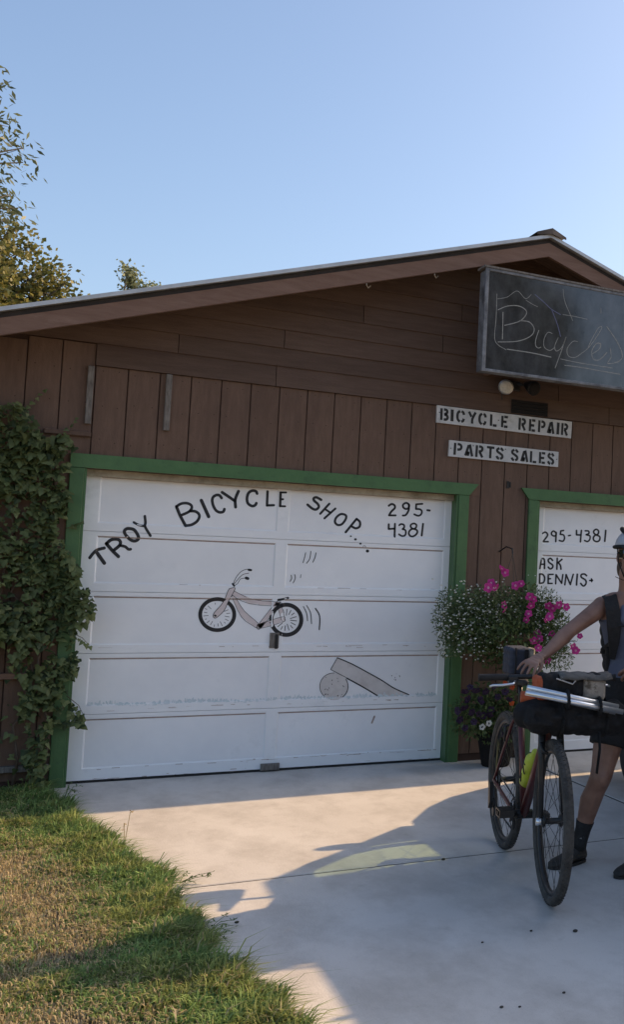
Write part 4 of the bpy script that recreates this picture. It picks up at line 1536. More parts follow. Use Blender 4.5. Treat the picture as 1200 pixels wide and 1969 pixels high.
pt = empty('petunia_pot', (2.36, -0.27, 0.0), 'black floor pot of dark purple petunias at the foot of the post', 'flower pot')
rings = []
for r_, z_ in ((0.105, 0.0), (0.115, 0.02), (0.150, 0.22), (0.162, 0.235), (0.162, 0.262), (0.150, 0.262), (0.140, 0.235)):
    rings.append([(2.36 + r_ * math.cos(q * math.pi / 12), -0.27 + r_ * math.sin(q * math.pi / 12), z_) for q in range(24)])
MB().loft(rings).build('pot', M['pot'], pt, True)
lm = MB()
for (u, v, ru, rv, n_) in ((915, 1372, 45, 45, 620), (960, 1385, 48, 50, 760), (940, 1345, 50, 32, 420), (985, 1365, 35, 48, 420), (900, 1385, 30, 30, 220)):
    tuft(lm, at_px(u, v, -0.33), n_, (ru / 235.0, 0.17, rv / 235.0), 0.036, rf, 0.2)
tag(lm.build('leaf_mass', M['petunia_leaf'], pt), kind='stuff')
for (u, v, r) in ((880, 1367, 9), (893, 1362, 10), (885, 1384, 8), (900, 1345, 9), (916, 1328, 9), (895, 1330, 8), (925, 1347, 10), (908, 1370, 8), (930, 1376, 8), (922, 1373, 7), (945, 1365, 8), (942, 1375, 8), (905, 1321, 7), (935, 1330, 8),
                  (952, 1320, 8), (968, 1396, 9), (962, 1410, 10), (972, 1330, 8), (958, 1340, 7), (895, 1400, 7), (980, 1345, 8), (912, 1388, 7)):
    flower(pt, 'dark', at_px(u, v, -0.46 - rf.random() * 0.06), r / 250.0, (rf.gauss(0.2, 0.3), rf.gauss(0, 0.6), rf.gauss(-0.2, 0.4)))
for (u, v) in ((928, 1398), (941, 1391)):
    flower(pt, 'white', at_px(u, v, -0.50), 6.5 / 250.0, (0.1, rf.gauss(0, 0.6), rf.gauss(-0.2, 0.2)))
for (u, v) in ((972, 1314), (985, 1352), (986, 1321)):
    flower(pt, 'orange', at_px(u, v, -0.46), 6 / 250.0, (0.1, rf.gauss(0, 0.6), 0))

# ------------------------------------------------------------------ trees behind the garage
M['bark'] = pm('grey_bark', (0.10, 0.085, 0.07), (0.17, 0.145, 0.12), 14, 0.9, 0.5, 30)
M['willow'] = leafmat('narrow_leaf', (0.070, 0.090, 0.045), (0.13, 0.15, 0.075), 0.40, 0.45, rnd=0.9, scale=2)
M['maple'] = leafmat('yellow_green_leaf', (0.09, 0.105, 0.03), (0.21, 0.19, 0.06), 0.42, 0.5, rnd=0.8, scale=1.5)
M['poplar'] = leafmat('dull_green_leaf', (0.17, 0.20, 0.105), (0.32, 0.34, 0.19), 0.40, 0.5, rnd=0.8, scale=2)


def tree(name, label, base, top, crown_fn, n_limb, leaf, mat, seed, per=26, narrow=0.28, droop=0.5, spread=0.35, trunk_r=0.16, twig=0.9, fork=None):
    rt = random.Random(seed)
    base = Vector(base)
    root = empty(name, base, label, 'tree', group='trees behind the garage')
    tb = MB()
    H = top - base.z
    tpts = [base + Vector((rt.gauss(0, 0.03) * t * H * 0.3, rt.gauss(0, 0.03) * t * H * 0.3, H * t)) for t in (0, 0.2, 0.4, 0.6, 0.8, 0.97)]
    tb.tube(tpts, [trunk_r * (1.1 - t) for t in (0, 0.2, 0.4, 0.6, 0.8, 0.97)], 9)
    lv = MB()

    def leafcluster(p, d, n):
        for _ in range(n):
            o = Vector((rt.gauss(0, 1), rt.gauss(0, 1), rt.gauss(0, 1))) * spread * 0.42
            q = p + o
            ax = (d * 0.6 + Vector((rt.gauss(0, 0.7), rt.gauss(0, 0.7), rt.gauss(0, 0.6) - droop))).normalized()
            s = ax.cross(Vector((rt.gauss(0, 1), rt.gauss(0, 1), rt.gauss(0, 1)))).normalized()
            L = leaf * rt.uniform(0.6, 1.25)
            lv.add([q, q + ax * L * 0.45 + s * L * narrow, q + ax * L, q + ax * L * 0.45 - s * L * narrow], [(0, 1, 2, 3)])
    for k in range(n_limb):
        tgt = crown_fn(rt)
        t0 = max(0.25, min(0.95, (tgt.z - base.z) / H * rt.uniform(0.55, 0.85)))
        i = min(4, int(t0 * 5 / 0.97))
        st = tpts[i].lerp(tpts[i + 1], min(1, t0 * 5 / 0.97 - i))
        d = tgt - st
        mid = st + d * 0.5 + Vector((0, 0, 0.08 * d.length)) + Vector((rt.gauss(0, 0.08), rt.gauss(0, 0.08), 0)) * d.length
        r0 = max(0.010, 0.020 * d.length)
        tb.tube([st, mid, tgt], [r0, r0 * 0.55, r0 * 0.15], 5, False)
        dn = d.normalized()
        for q in range(6):
            t = rt.uniform(0.45, 1.0)
            p = (st.lerp(mid, t * 2) if t < 0.5 else mid.lerp(tgt, t * 2 - 1))
            tw = (dn * 0.5 + Vector((rt.gauss(0, 1), rt.gauss(0, 1), rt.gauss(0, 0.6)))).normalized() * twig * rt.uniform(0.4, 1)
            tb.tube([p, p + tw * 0.5, p + tw], [max(0.008, r0 * 0.3), max(0.006, r0 * 0.2), 0.004], 3, False)
            leafcluster(p + tw * 0.55, tw.normalized(), per // 2)
            leafcluster(p + tw, tw.normalized(), per // 2)
        leafcluster(tgt, dn, per)
    tb.build('trunk', M['bark'], root, True)
    tag(lv.build('crown', mat, root), kind='stuff')
    return root


def ball_fn(c, r, p=0.5):
    c = Vector(c)

    def fn(rt):
        d = Vector((rt.gauss(0, 1), rt.gauss(0, 1), rt.gauss(0, 1))).normalized() * (rt.random() ** p)
        return c + Vector((d.x * r[0], d.y * r[1], d.z * r[2]))
    return fn


tree('willow_tree', 'tall loose tree with narrow drooping leaves at the left edge of the sky', (-3.7, 9.0, 0), 8.4,
     ball_fn((-3.25, 9.0, 6.7), (2.0, 2.2, 2.5), 0.3), 110, 0.12, M['willow'], 3, per=24, narrow=0.17, droop=0.8, spread=0.24, trunk_r=0.2, twig=0.7)
tree('maple_tree', 'bushy yellow green tree rising behind the left end of the roof', (-2.8, 16.5, 0), 8.2,
     ball_fn((-2.45, 16.5, 6.35), (2.05, 2.0, 1.85), 0.33), 150, 0.10, M['maple'], 8, per=40, narrow=0.42, droop=0.2, spread=0.30, trunk_r=0.22, twig=0.5)


def spire_fn(rt):
    k = rt.random() < 0.55
    x0, zt = (0.66, 9.25) if k else (1.08, 9.05)
    z = rt.uniform(5.0, zt)
    w = 0.15 * min(1, (zt - z) / 1.0 + 0.05)
    return Vector((x0 + rt.uniform(-w, w), 22 + rt.uniform(-w, w), z))


tree('poplar_tree', 'small pale green tree with two pointed tops above the roof edge', (0.85, 22.0, 0), 8.6, spire_fn, 75, 0.12, M['poplar'], 12, per=18, narrow=0.26, droop=0.7, spread=0.20, trunk_r=0.13, twig=0.16)
for (u, v, y, sc_, lb) in ((118, 585, 17.0, 0.30, 'leafy shoot showing above the roof edge beside the yellow green tree'), (205, 578, 22.0, 0.22, 'low leafy shoot above the roof edge just left of the pointed pale tree'), (320, 558, 24.0, 0.15, 'tiny leafy shoot above the roof edge right of the pointed pale tree')):
    c = on_y(u, v, y)
    tree('shrub_top', lb, (c.x, y, 0), c.z, ball_fn((c.x, y, c.z - 0.9), (sc_ * 1.6, sc_, 1.0), 0.4), 14, 0.09, M['poplar'], int(u), per=16, narrow=0.35, droop=0.2, spread=0.22, trunk_r=0.07, twig=0.2)
# tree across the street, seen only as a reflection in the blackboard
tree('street_tree', 'large dark tree across the street reflected in the blackboard', (12.4, -31.5, 0), 14.5,
     ball_fn((12.4, -31.5, 9.5), (4.4, 3.6, 5.8), 0.35), 120, 0.34, M['willow'], 31, per=40, narrow=0.4, droop=0.3, spread=0.9, trunk_r=0.35, twig=0.9)
# ------------------------------------------------------------------ parked vehicle whose shadow fills the driveway
M['carpaint'] = pm('dark_grey_car_paint', (0.035, 0.037, 0.042), (0.045, 0.047, 0.052), 3, 0.25, spec=0.6)
M['cartrim'] = pm('black_bumper_plastic', (0.014, 0.014, 0.015), (0.022, 0.022, 0.023), 20, 0.6)
M['carglass'] = glassmat('green_tinted_glass', (0.62, 0.74, 0.56))
M['cardark'] = glassmat('dark_tinted_glass', (0.10, 0.12, 0.11))
M['seatcloth'] = pm('dark_seat_cloth', (0.02, 0.02, 0.022), (0.035, 0.035, 0.038), 20, 0.9)
M['lampclear'] = pm('headlamp_lens', (0.45, 0.47, 0.5), (0.6, 0.62, 0.64), 20, 0.1, spec=0.8)
M['lampred'] = pm('tail_lamp_lens', (0.30, 0.01, 0.01), (0.4, 0.02, 0.015), 20, 0.15, spec=0.8)
CXC = 3.70
car = empty('parked_car', (CXC, -3.2, 0), 'dark grey sport utility car parked facing the second door, mostly out of view', 'car')
half = [(3.70, -0.83), (3.50, -0.86), (3.27, -0.95), (3.05, -1.11), (2.89, -1.36), (2.79, -1.68), (2.75, -2.1), (2.75, -2.8), (2.75, -3.6), (2.75, -4.4), (2.77, -5.0), (2.86, -5.32), (3.1, -5.42), (3.70, -5.45)]
plan = half + [(2 * CXC - x, y) for x, y in reversed(half[1:-1])]


def hood(y):
    return float(np.interp(-y, [0.85, 1.35, 1.84, 2.4, 5.5], [0.88, 1.00, 1.11, 1.12, 1.12]))


def inset(p, d):
    out = []
    for x, y in p:
        vx, vy = CXC - x, -3.2 - y
        L = math.hypot(vx / 0.95, vy / 2.3) or 1
        out.append((x + vx * d / 0.95, y + vy * d / 2.3))
    return out


rings = []
for d, z in ((0.10, 0.20), (0.02, 0.30), (0.0, 0.45), (0.0, 0.72)):
    rings.append([(x, y, min(z, hood(y) - 0.1)) for x, y in inset(plan, d)])
for d, dz in ((0.01, -0.06), (0.05, 0.0), (0.25, 0.025), (0.6, 0.04)):
    rings.append([(x, y, hood(y) + dz) for x, y in inset(plan, d)])
body = MB().loft(rings).build('body', M['carpaint'], car, True)
MB().loft([[(x, y, z) for x, y in inset(plan, d)] for d, z in ((0.08, 0.21), (-0.006, 0.26), (-0.008, 0.44), (0.0, 0.47))], False).build('bumper_skirt', M['cartrim'], car)
RZ = 1.80
A_, Bq = [(2.80, -1.84), (2.79, -3.45), (2.79, -4.45), (2.84, -5.28)], [(2.96, -2.58), (2.95, -3.45), (2.95, -4.45), (2.98, -5.02)]
for side in (0, 1):
    mx = (lambda x: x) if side == 0 else (lambda x: 2 * CXC - x)
    pa = [Vector((mx(x), y, hood(y) - 0.02)) for x, y in A_]
    pb = [Vector((mx(x), y, RZ)) for x, y in Bq]
    for i in range(4):
        MB().tube([pa[i], pb[i]], 0.040 if i != 1 else 0.032, 8).build('pillar', M['carpaint'], car, True)
    MB().tube([pb[0], pb[1], pb[2], pb[3]], 0.035, 8).build('roof_rail', M['carpaint'], car, True)
    for i in range(3):
        gl_ = MB().add([pa[i], pa[i + 1], pb[i + 1], pb[i]], [(0, 1, 2, 3)])
        gl_.build('side_window', M['carglass'] if i == 0 else M['cardark'], car)
    ts = (2.16 - 1.84) / 0.74
    pt_ = pa[0].lerp(pb[0], ts)
    MB().add([pa[0], Vector((mx(2.795), -2.16, hood(-2.16) - 0.02)), pt_] + [q + Vector((0.012 * (1 if side == 0 else -1), 0, 0)) for q in (pa[0], Vector((mx(2.795), -2.16, hood(-2.16) - 0.02)), pt_)],
             [(0, 1, 2), (3, 5, 4), (0, 3, 4, 1), (1, 4, 5, 2), (2, 5, 3, 0)]).build('sail_panel', M['cartrim'], car)
    # mirror
    m0 = Vector((mx(2.80), -2.12, 1.17))
    sd = -1 if side == 0 else 1
    MB().tube([m0, m0 + Vector((sd * 0.12, 0, 0.04))], 0.018, 8).build('mirror_arm', M['cartrim'], car)
    MB().ell(m0 + Vector((sd * 0.19, 0.0, 0.11)), (0.10, 0.06, 0.075), 14, 9).build('mirror', M['carpaint'], car, True)
    # doors' seams as handles
    for y in (-3.30, -4.30):
        MB().cbox(min(mx(2.738), mx(2.756)), max(mx(2.738), mx(2.756)), y - 0.09, y + 0.09, 0.93, 0.96, 0.004).build('door_handle', M['cartrim'], car)
    # lamps
    MB().ell((mx(2.98), -1.30, 0.80), (0.11, 0.13, 0.07), 14, 9).build('headlamp', M['lampclear'], car, True)
    MB().cbox(min(mx(2.80), mx(2.92)), max(mx(2.80), mx(2.92)), -5.40, -5.30, 0.8, 1.08, 0.01).build('tail_lamp', M['lampred'], car)
    for y in (-1.93, -4.55):
        xw = mx(2.85)
        wh = MB().torus((xw, y, 0.345), (0, 1, 0), (0, 0, 1), 0.255, 0.095, 40, 12, 0.115).build('wheel', M['rubber'], car, True)
        MB().tube([(xw - 0.08 * -sd, y, 0.345), (xw + 0.095 * sd, y, 0.345)], [0.20, 0.19], 28).build('rim', M['metal'], wh)
        arc_ = [(mx(2.752), y + 0.41 * math.cos(a), 0.345 + 0.41 * math.sin(a)) for a in [math.pi * k / 16 for k in range(17)]]
        MB().tube(arc_, 0.030, 6).build('wheel_arch', M['cartrim'], car, True)
rp_ = []
for d, z in ((0.0, RZ - 0.01), (0.02, RZ + 0.03), (0.20, RZ + 0.055), (0.6, RZ + 0.06)):
    ring = [(2.95, -2.60), (2.94, -3.45), (2.94, -4.45), (2.97, -5.05), (3.70, -5.08), (4.43, -5.05), (4.46, -4.45), (4.46, -3.45), (4.45, -2.60), (3.70, -2.54)]
    rp_.append([(x + (3.70 - x) * d, y + (-3.95 - y) * d, z) for x, y in ring])
MB().loft(rp_).build('roof', M['carpaint'], car, True)
MB().add([(2.80, -1.84, hood(-1.84)), (4.60, -1.84, hood(-1.84)), (4.45, -2.58, RZ), (2.95, -2.58, RZ)], [(0, 1, 2, 3)]).build('windscreen', M['carglass'], car)
MB().add([(2.86, -5.29, 1.12), (4.54, -5.29, 1.12), (4.42, -5.04, RZ), (2.98, -5.04, RZ)], [(0, 3, 2, 1)]).build('rear_window', M['cardark'], car)
MB().box(2.86, 4.54, -2.24, -1.88, 1.10, 1.17).build('dashboard', M['seatcloth'], car)
for x in (3.22, 4.18):
    MB().obox((x, -3.25, 1.22), (0.23, 0, 0), (0, 0.07, -0.02), (0, -0.08, 0.30)).obox((x, -3.33, 1.60), (0.11, 0, 0), (0, 0.05, 0), (0, 0, 0.10)).build('seat', M['seatcloth'], car)
for x in (3.05, 4.35):
    MB().tube([(x, -2.95, RZ + 0.07), (x, -4.9, RZ + 0.07)], 0.018, 8).build('rack_bar', M['cartrim'], car)
for y in (-3.1, -4.3):
    MB().tube([(3.0, y, RZ + 0.10), (4.4, y, RZ + 0.10)], 0.018, 8).build('rack_bar', M['cartrim'], car)


# ------------------------------------------------------------------ fused soft shapes
def fuse(mb, name, mat, parent, voxel=0.008, it=4, local=False, fac=0.5):
    me = mb.mesh('tmp', mat)
    o = bpy.data.objects.new('tmp', me)
    col.objects.link(o)
    m = o.modifiers.new('r', 'REMESH')
    m.mode = 'VOXEL'
    m.voxel_size = voxel
    s = o.modifiers.new('s', 'SMOOTH')
    s.factor = fac
    s.iterations = it
    bpy.context.view_layer.update()
    dg = bpy.context.evaluated_depsgraph_get()
    nm = bpy.data.meshes.new_from_object(o.evaluated_get(dg))
    bpy.data.objects.remove(o)
    bpy.data.meshes.remove(me)
    nm.name = name
    nm.polygons.foreach_set('use_smooth', [True] * len(nm.polygons))
    if not nm.materials:
        nm.materials.append(mat)
    r = bpy.data.objects.new(name, nm)
    col.objects.link(r)
    if parent is not None:
        if not local:
            nm.transform(Matrix.Translation(-wloc(parent)))
        r.parent = parent
    return r


def cap_tube(mb, pts, rs, n=14):
    """tapered tube with round ends"""
    mb.tube(pts, rs, n)
    mb.ell(pts[0], rs[0], n, 8)
    mb.ell(pts[-1], rs[-1], n, 8)


M['duffel'] = pm('dark_roof_bag_cloth', (0.03, 0.035, 0.03), (0.05, 0.055, 0.05), 12, 0.85, 0.4, 40)
rbag = empty('added_roof_bag', (3.4, -3.50, RZ + 0.125), 'unseen luggage bag added on the car roof to widen the shadow on the lawn', 'bag')  # added out of view; its bulk throws the wide shadow band across the lawn
mb = MB()
for k in range(9):
    x = 3.03 + 0.78 * k / 8
    mb.ell((x, -3.50, RZ + 0.40 + 0.012 * math.sin(k * 2.1)), (0.13, 0.225 * (0.94 + 0.06 * math.sin(k)), 0.275), 14, 10)
fuse(mb, 'bag_body', M['duffel'], rbag, 0.02, 3)
for x in (3.2, 3.65):
    MB().tube([(x, -3.50 + 0.238 * math.cos(a), RZ + 0.40 + 0.288 * math.sin(a)) for a in [2 * math.pi * k / 24 for k in range(25)]], 0.012, 6).build('strap', M['black'], rbag, True)

# ------------------------------------------------------------------ bicycle
M['maroon'] = pm('maroon_frame_paint', (0.075, 0.012, 0.013), (0.105, 0.020, 0.020), 10, 0.35, spec=0.5, c3=(0.05, 0.025, 0.022), s3=14)
M['tyre'] = pm('dusty_tyre', (0.030, 0.028, 0.026), (0.075, 0.070, 0.064), 16, 0.85, 0.4, 90, c3=(0.10, 0.092, 0.08), s3=7, t3=(0.58, 0.8))
M['cable'] = M['rubber']
BR = Vector((1.47, -2.66, 0.0))
BRZ = -1.7366
bike = empty('bicycle', BR, 'maroon touring bicycle with black knobbly tyres held by the cyclist', 'bicycle', BRZ)
CB, SB = math.cos(BRZ), math.sin(BRZ)


def bw(u, v, w):
    """bicycle coordinates (forward, left, up) -> world"""
    return Vector((BR.x + CB * u - SB * v, BR.y + SB * u + CB * v, w))


STEER = -0.055
UF, WR_ = 1.04, 0.381


def fr(u, v, w):
    """turn with the fork about the steering axis"""
    a = u - 0.93
    return (0.93 + a * math.cos(STEER) - v * math.sin(STEER), a * math.sin(STEER) + v * math.cos(STEER), w)


def wheel(front):
    tr_ = fr if front else (lambda u, v, w: (u, v, w))
    uc = UF if front else 0.0

    def P(a, r, v):
        return tr_(uc + r * math.cos(a), v, WR_ + r * math.sin(a))
    hubname = 'wheel'
    # tyre: ring plus knobs
    tb = MB()
    n_, m_ = 56, 10
    for i in range(n_):
        a = 2 * math.pi * i / n_
        for k in range(m_):
            b = 2 * math.pi * k / m_
            tb.v.append(P(a, 0.355 + 0.0245 * math.cos(b), 0.0250 * math.sin(b)))
    for i in range(n_):
        for k in range(m_):
            i2, k2 = (i + 1) % n_, (k + 1) % m_
            tb.f.append((i * m_ + k, i2 * m_ + k, i2 * m_ + k2, i * m_ + k2))
    for i in range(84):
        a = 2 * math.pi * i / 84
        for v_, h in ((-0.014, 0.3), (0.0, 0.0), (0.014, -0.3)):
            aa = a + (0.5 if v_ == 0 else 0) * 2 * math.pi / 84
            r0 = 0.355 + math.sqrt(max(0, 0.0245 ** 2 - v_ ** 2)) - 0.002
            vs = []
            for r in (r0, r0 + 0.0045):
                for da in (-0.011, 0.011):
                    for dv in (-0.0045, 0.0045):
                        vs.append(P(aa + da, r, v_ + dv))
            tb.add(vs, [(0, 1, 3, 2), (4, 6, 7, 5), (0, 4, 5, 1), (2, 3, 7, 6), (0, 2, 6, 4), (1, 5, 7, 3)])
    wo = tb.build('wheel', M['tyre'], bike, False, True)
    rb = MB()
    sec = [(0.338, -0.011), (0.338, 0.011), (0.318, 0.010), (0.311, 0.0), (0.318, -0.010)]
    for i in range(56):
        a = 2 * math.pi * i / 56
        for r, v in sec:
            rb.v.append(P(a, r, v))
    for i in range(56):
        for k in range(5):
            i2, k2 = (i + 1) % 56, (k + 1) % 5
            rb.f.append((i * 5 + k, i2 * 5 + k, i2 * 5 + k2, i * 5 + k2))
    rb.build('rim', M['darkmetal'], wo, True, True)
    hb = MB()
    hw = 0.048 if front else 0.062
    hb.tube([tr_(uc, -hw, WR_), tr_(uc, -hw + 0.012, WR_), tr_(uc, -hw + 0.014, WR_), tr_(uc, hw - 0.014, WR_), tr_(uc, hw - 0.012, WR_), tr_(uc, hw, WR_)],
            [0.026, 0.026, 0.015, 0.015, 0.030, 0.030], 14)
    hb.build('hub', M['darkmetal'], wo, True, True)
    for k in range(28):
        sgn = -1 if k % 2 else 1
        a = 2 * math.pi * k / 28
        off = 1.25 * (1 if (k // 2) % 2 else -1)
        p0 = P(a + off, 0.024, sgn * (hw - 0.008))
        p1 = P(a, 0.313, sgn * 0.004)
        MB().tube([p0, p1], 0.0013, 4, False).build('spoke', M['darkmetal'], wo, True, True)
    return wo


wheel(False)
fw = wheel(True)
F = MB()
bb, sc, ht, hbm = (0.45, 0, 0.285), (0.285, 0, 0.84), (0.862, 0, 0.925), (0.905, 0, 0.815)
MB().tube([hbm, bb], [0.026, 0.024], 14).build('down_tube', M['maroon'], bike, True, True)
MB().tube([ht[:2] + (0.90,), (0.30, 0, 0.80)], [0.018, 0.017], 12).build('top_tube', M['maroon'], bike, True, True)
MB().tube([bb, sc], 0.017, 12).build('seat_tube', M['maroon'], bike, True, True)
MB().tube([hbm, ht], 0.022, 14).build('head_tube', M['maroon'], bike, True, True)
MB().tube([(0.45, -0.045, 0.285), (0.45, 0.045, 0.285)], 0.024, 14).build('bottom_bracket', M['darkmetal'], bike, True, True)
for s in (-1, 1):
    MB().tube([(0.43, s * 0.03, 0.285), (0.34, s * 0.045, 0.30), (0.0, s * 0.068, WR_)], [0.013, 0.012, 0.009], 10).build('chainstay', M['maroon'], bike, True, True)
    MB().tube([(0.295, s * 0.016, 0.79), (0.24, s * 0.035, 0.72), (0.0, s * 0.066, WR_)], [0.009, 0.009, 0.008], 10).build('seatstay', M['maroon'], bike, True, True)
    MB().tube([fr(0.915, s * 0.025, 0.800), fr(0.935, s * 0.044, 0.775), fr(0.955, s * 0.048, 0.70), fr(UF, s * 0.054, WR_)], [0.017, 0.019, 0.017, 0.011], 12).build('fork_leg', M['darkmetal'], bike, True, True)
    MB().tube([fr(UF, s * 0.050, WR_), fr(UF, s * 0.078, WR_)], 0.018, 12).build('axle_cap', M['alu'], bike, True, True)
    MB().tube([fr(0.955, s * 0.050, 0.735), fr(0.985, s * 0.046, 0.70), fr(0.99, s * 0.022, 0.688)], [0.012, 0.010, 0.008], 8).build('brake_arm', M['darkmetal'], bike, True, True)
    MB().tube([(0.17, s * 0.052, 0.62), (0.15, s * 0.048, 0.70), (0.16, s * 0.02, 0.71)], [0.010, 0.010, 0.008], 8).build('brake_arm', M['darkmetal'], bike, True, True)
MB().tube([fr(0.912, -0.05, 0.800), fr(0.912, 0.05, 0.800)], 0.022, 12).build('fork_crown', M['darkmetal'], bike, True, True)
MB().tube([sc, (0.25, 0, 0.955)], 0.0135, 10).build('seatpost', M['darkmetal'], bike, True, True)
mb = MB()
for k in range(10):
    t = k / 9
    mb.ell((0.10 + 0.27 * t, 0, 0.965 - 0.012 * math.sin(t * 3)), (0.035, 0.070 * (1 - t) ** 1.2 + 0.020, 0.018), 12, 8)
fuse(mb, 'saddle', M['rubber'], bike, 0.008, 3, True)
# bars
mb = MB()
HB = [(0.82, -0.335, 1.035), (0.845, -0.20, 1.04), (0.87, -0.06, 1.045), (0.875, 0, 1.045), (0.87, 0.06, 1.045), (0.845, 0.20, 1.04), (0.82, 0.335, 1.035)]
hb_o = mb.tube([fr(*p) for p in HB], 0.0125, 10).build('handlebar', M['darkmetal'], bike, True, True)
MB().tube([(0.852, 0, 0.95), (0.845, 0, 1.0), fr(0.875, 0, 1.045)], [0.022, 0.020, 0.020], 12).build('stem', M['darkmetal'], bike, True, True)
for s in (-1, 1):
    MB().tube([fr(0.817, s * 0.345, 1.0345), fr(0.817, s * 0.34, 1.0345), fr(0.835, s * 0.255, 1.038), fr(0.846, s * 0.205, 1.040)], [0.021, 0.017, 0.0165, 0.018], 14).build('grip', M['rubber'], hb_o, True, True)
    MB().obox(fr(0.865, s * 0.185, 1.028), (0.016, 0, 0), (0, 0.022, 0), (0, 0, 0.014)).build('lever_clamp', M['darkmetal'], hb_o, False, True)
    MB().tube([fr(0.878, s * 0.175, 1.022), fr(0.905, s * 0.19, 1.012), fr(0.900, s * 0.24, 1.006), fr(0.888, s * 0.285, 1.004), fr(0.882, s * 0.300, 0.998)], [0.006, 0.007, 0.0065, 0.006, 0.006], 8).build('brake_lever', M['alu'], hb_o, True, True)
    MB().tube([fr(0.88, s * 0.165, 1.03), fr(0.95, s * 0.10, 1.02), fr(0.96, s * 0.04, 0.93), fr(0.93, 0.0, 0.84)], 0.0028, 6).build('cable', M['cable'], bike, True, True)
# drive train, right side of the bicycle (negative v)
MB().torus((0.45, -0.054, 0.285), (1, 0, 0), (0, 0, 1), 0.080, 0.006, 36, 6, 0.002).build('chainring', M['rubber'], bike, False, True)
for k in range(5):
    a = 2 * math.pi * k / 5
    MB().tube([(0.45, -0.056, 0.285), (0.45 + 0.078 * math.cos(a), -0.055, 0.285 + 0.078 * math.sin(a))], [0.010, 0.006], 6).build('chainring_arm', M['rubber'], bike, False, True)
for k, r in enumerate((0.058, 0.050, 0.042, 0.034)):
    MB().tube([(0.0, -0.040 - 0.006 * k, WR_), (0.0, -0.043 - 0.006 * k, WR_)], r, 24).build('sprocket', M['metal'] if k % 2 else M['darkmetal'], bike, False, True)
MB().tube([(0.45, -0.052, 0.371), (0.0, -0.055, WR_ + 0.055)], 0.0045, 6).build('chain', M['darkmetal'], bike, True, True)
MB().tube([(0.44, -0.052, 0.20), (0.03, -0.06, 0.235)], 0.0045, 6).build('chain', M['darkmetal'], bike, True, True)
MB().obox((0.012, -0.085, 0.30), (0.018, 0, 0.02), (0, 0.010, 0), (-0.008, 0, 0.055)).tube([(0.03, -0.075, 0.26), (0.03, -0.068, 0.26)], 0.028, 14).tube([(0.035, -0.075, 0.215), (0.035, -0.068, 0.215)], 0.026, 14).build('derailleur', M['darkmetal'], bike, False, True)
for s, pu, pw in ((-1, 0.605, 0.335), (1, 0.295, 0.235)):
    MB().tube([(0.45, s * 0.062, 0.285), (pu, s * 0.088, pw)], [0.016, 0.012], 8).build('crank_arm', M['darkmetal'], bike, True, True)
    pd = MB()
    pd.tube([(pu, s * 0.088, pw), (pu, s * 0.175, pw)], 0.009, 8)
    pd.obox((pu, s * 0.137, pw + 0.016), (0.045, 0, 0), (0, 0.036, 0), (0, 0, 0.004))
    pd.obox((pu, s * 0.137, pw - 0.016), (0.045, 0, 0), (0, 0.036, 0), (0, 0, 0.004))
    pd.obox((pu + 0.045, s * 0.137, pw), (0.006, 0, 0), (0, 0.036, 0), (0, 0, 0.018))
    pd.obox((pu - 0.045, s * 0.137, pw), (0.006, 0, 0), (0, 0.036, 0), (0, 0, 0.018))
    pd.build('pedal', M['darkmetal'], bike, False, True)
# bottle in the frame
M['lime'] = pm('lime_yellow_plastic', (0.38, 0.44, 0.03), (0.48, 0.54, 0.06), 10, 0.4)
dt = Vector(hbm) - Vector(bb)
dn = dt.normalized()
up = Vector((-dn.z, 0, dn.x))
b0 = Vector(bb) + dn * 0.16 + up * 0.078
bot = empty('water_bottle', bw(*b0), 'lime yellow water bottle with black scribbled marks in the bicycle frame', 'bottle')
rings = []
for t, r in ((0, 0.030), (0.006, 0.042), (0.09, 0.044), (0.105, 0.038), (0.125, 0.038), (0.14, 0.044), (0.185, 0.043), (0.205, 0.030), (0.215, 0.022), (0.245, 0.020), (0.25, 0.010)):
    ring = []
    for k in range(20):
        a = 2 * math.pi * k / 20
        q = b0 + dn * t + up * (math.cos(a) * r) + Vector((0, 1, 0)) * (math.sin(a) * r)
        ring.append(bw(*q))
    rings.append(ring)
MB().loft(rings).build('bottle_body', M['lime'], bot, True)
for (t0, t1, a0, a1) in ((0.03, 0.08, -1.9, -1.6), (0.08, 0.03, -1.6, -1.35), (0.03, 0.075, -1.35, -1.1), (0.10, 0.16, -2.2, -1.0), (0.16, 0.15, -1.9, -1.2)):
    pts = []
    for k in range(5):
        t = t0 + (t1 - t0) * k / 4
        a = a0 + (a1 - a0) * k / 4
        pts.append(bw(*(b0 + dn * t + up * (math.cos(a) * 0.0445) + Vector((0, 1, 0)) * (math.sin(a) * 0.0445))))
    MB().tube(pts, 0.0035, 5).build('printed_mark', M['blackpaint'], bot)

# ------------------------------------------------------------------ luggage on the bicycle
M['blackcloth'] = pm('black_nylon', (0.010, 0.010, 0.011), (0.020, 0.020, 0.022), 25, 0.8, 0.5, 50, spec=0.2)
M['camo'] = pm('tan_camouflage_cloth', (0.20, 0.17, 0.14), (0.33, 0.30, 0.26), 20, 0.8, 0.3, 60, c3=(0.09, 0.075, 0.055), s3=26, t3=(0.5, 0.58))
M['navy'] = pm('navy_nylon', (0.028, 0.032, 0.048), (0.045, 0.05, 0.07), 18, 0.75, 0.3, 50)
M['orange'] = pm('orange_cloth', (0.34, 0.07, 0.025), (0.42, 0.10, 0.04), 18, 0.8)
M['flapcloth'] = pm('dark_camouflage_cloth', (0.05, 0.048, 0.046), (0.11, 0.105, 0.10), 22, 0.75, 0.4, 60, c3=(0.24, 0.22, 0.20), s3=18, t3=(0.6, 0.66))
M['greycloth'] = pm('pale_grey_cloth', (0.34, 0.33, 0.33), (0.46, 0.45, 0.44), 18, 0.8, 0.3, 60)
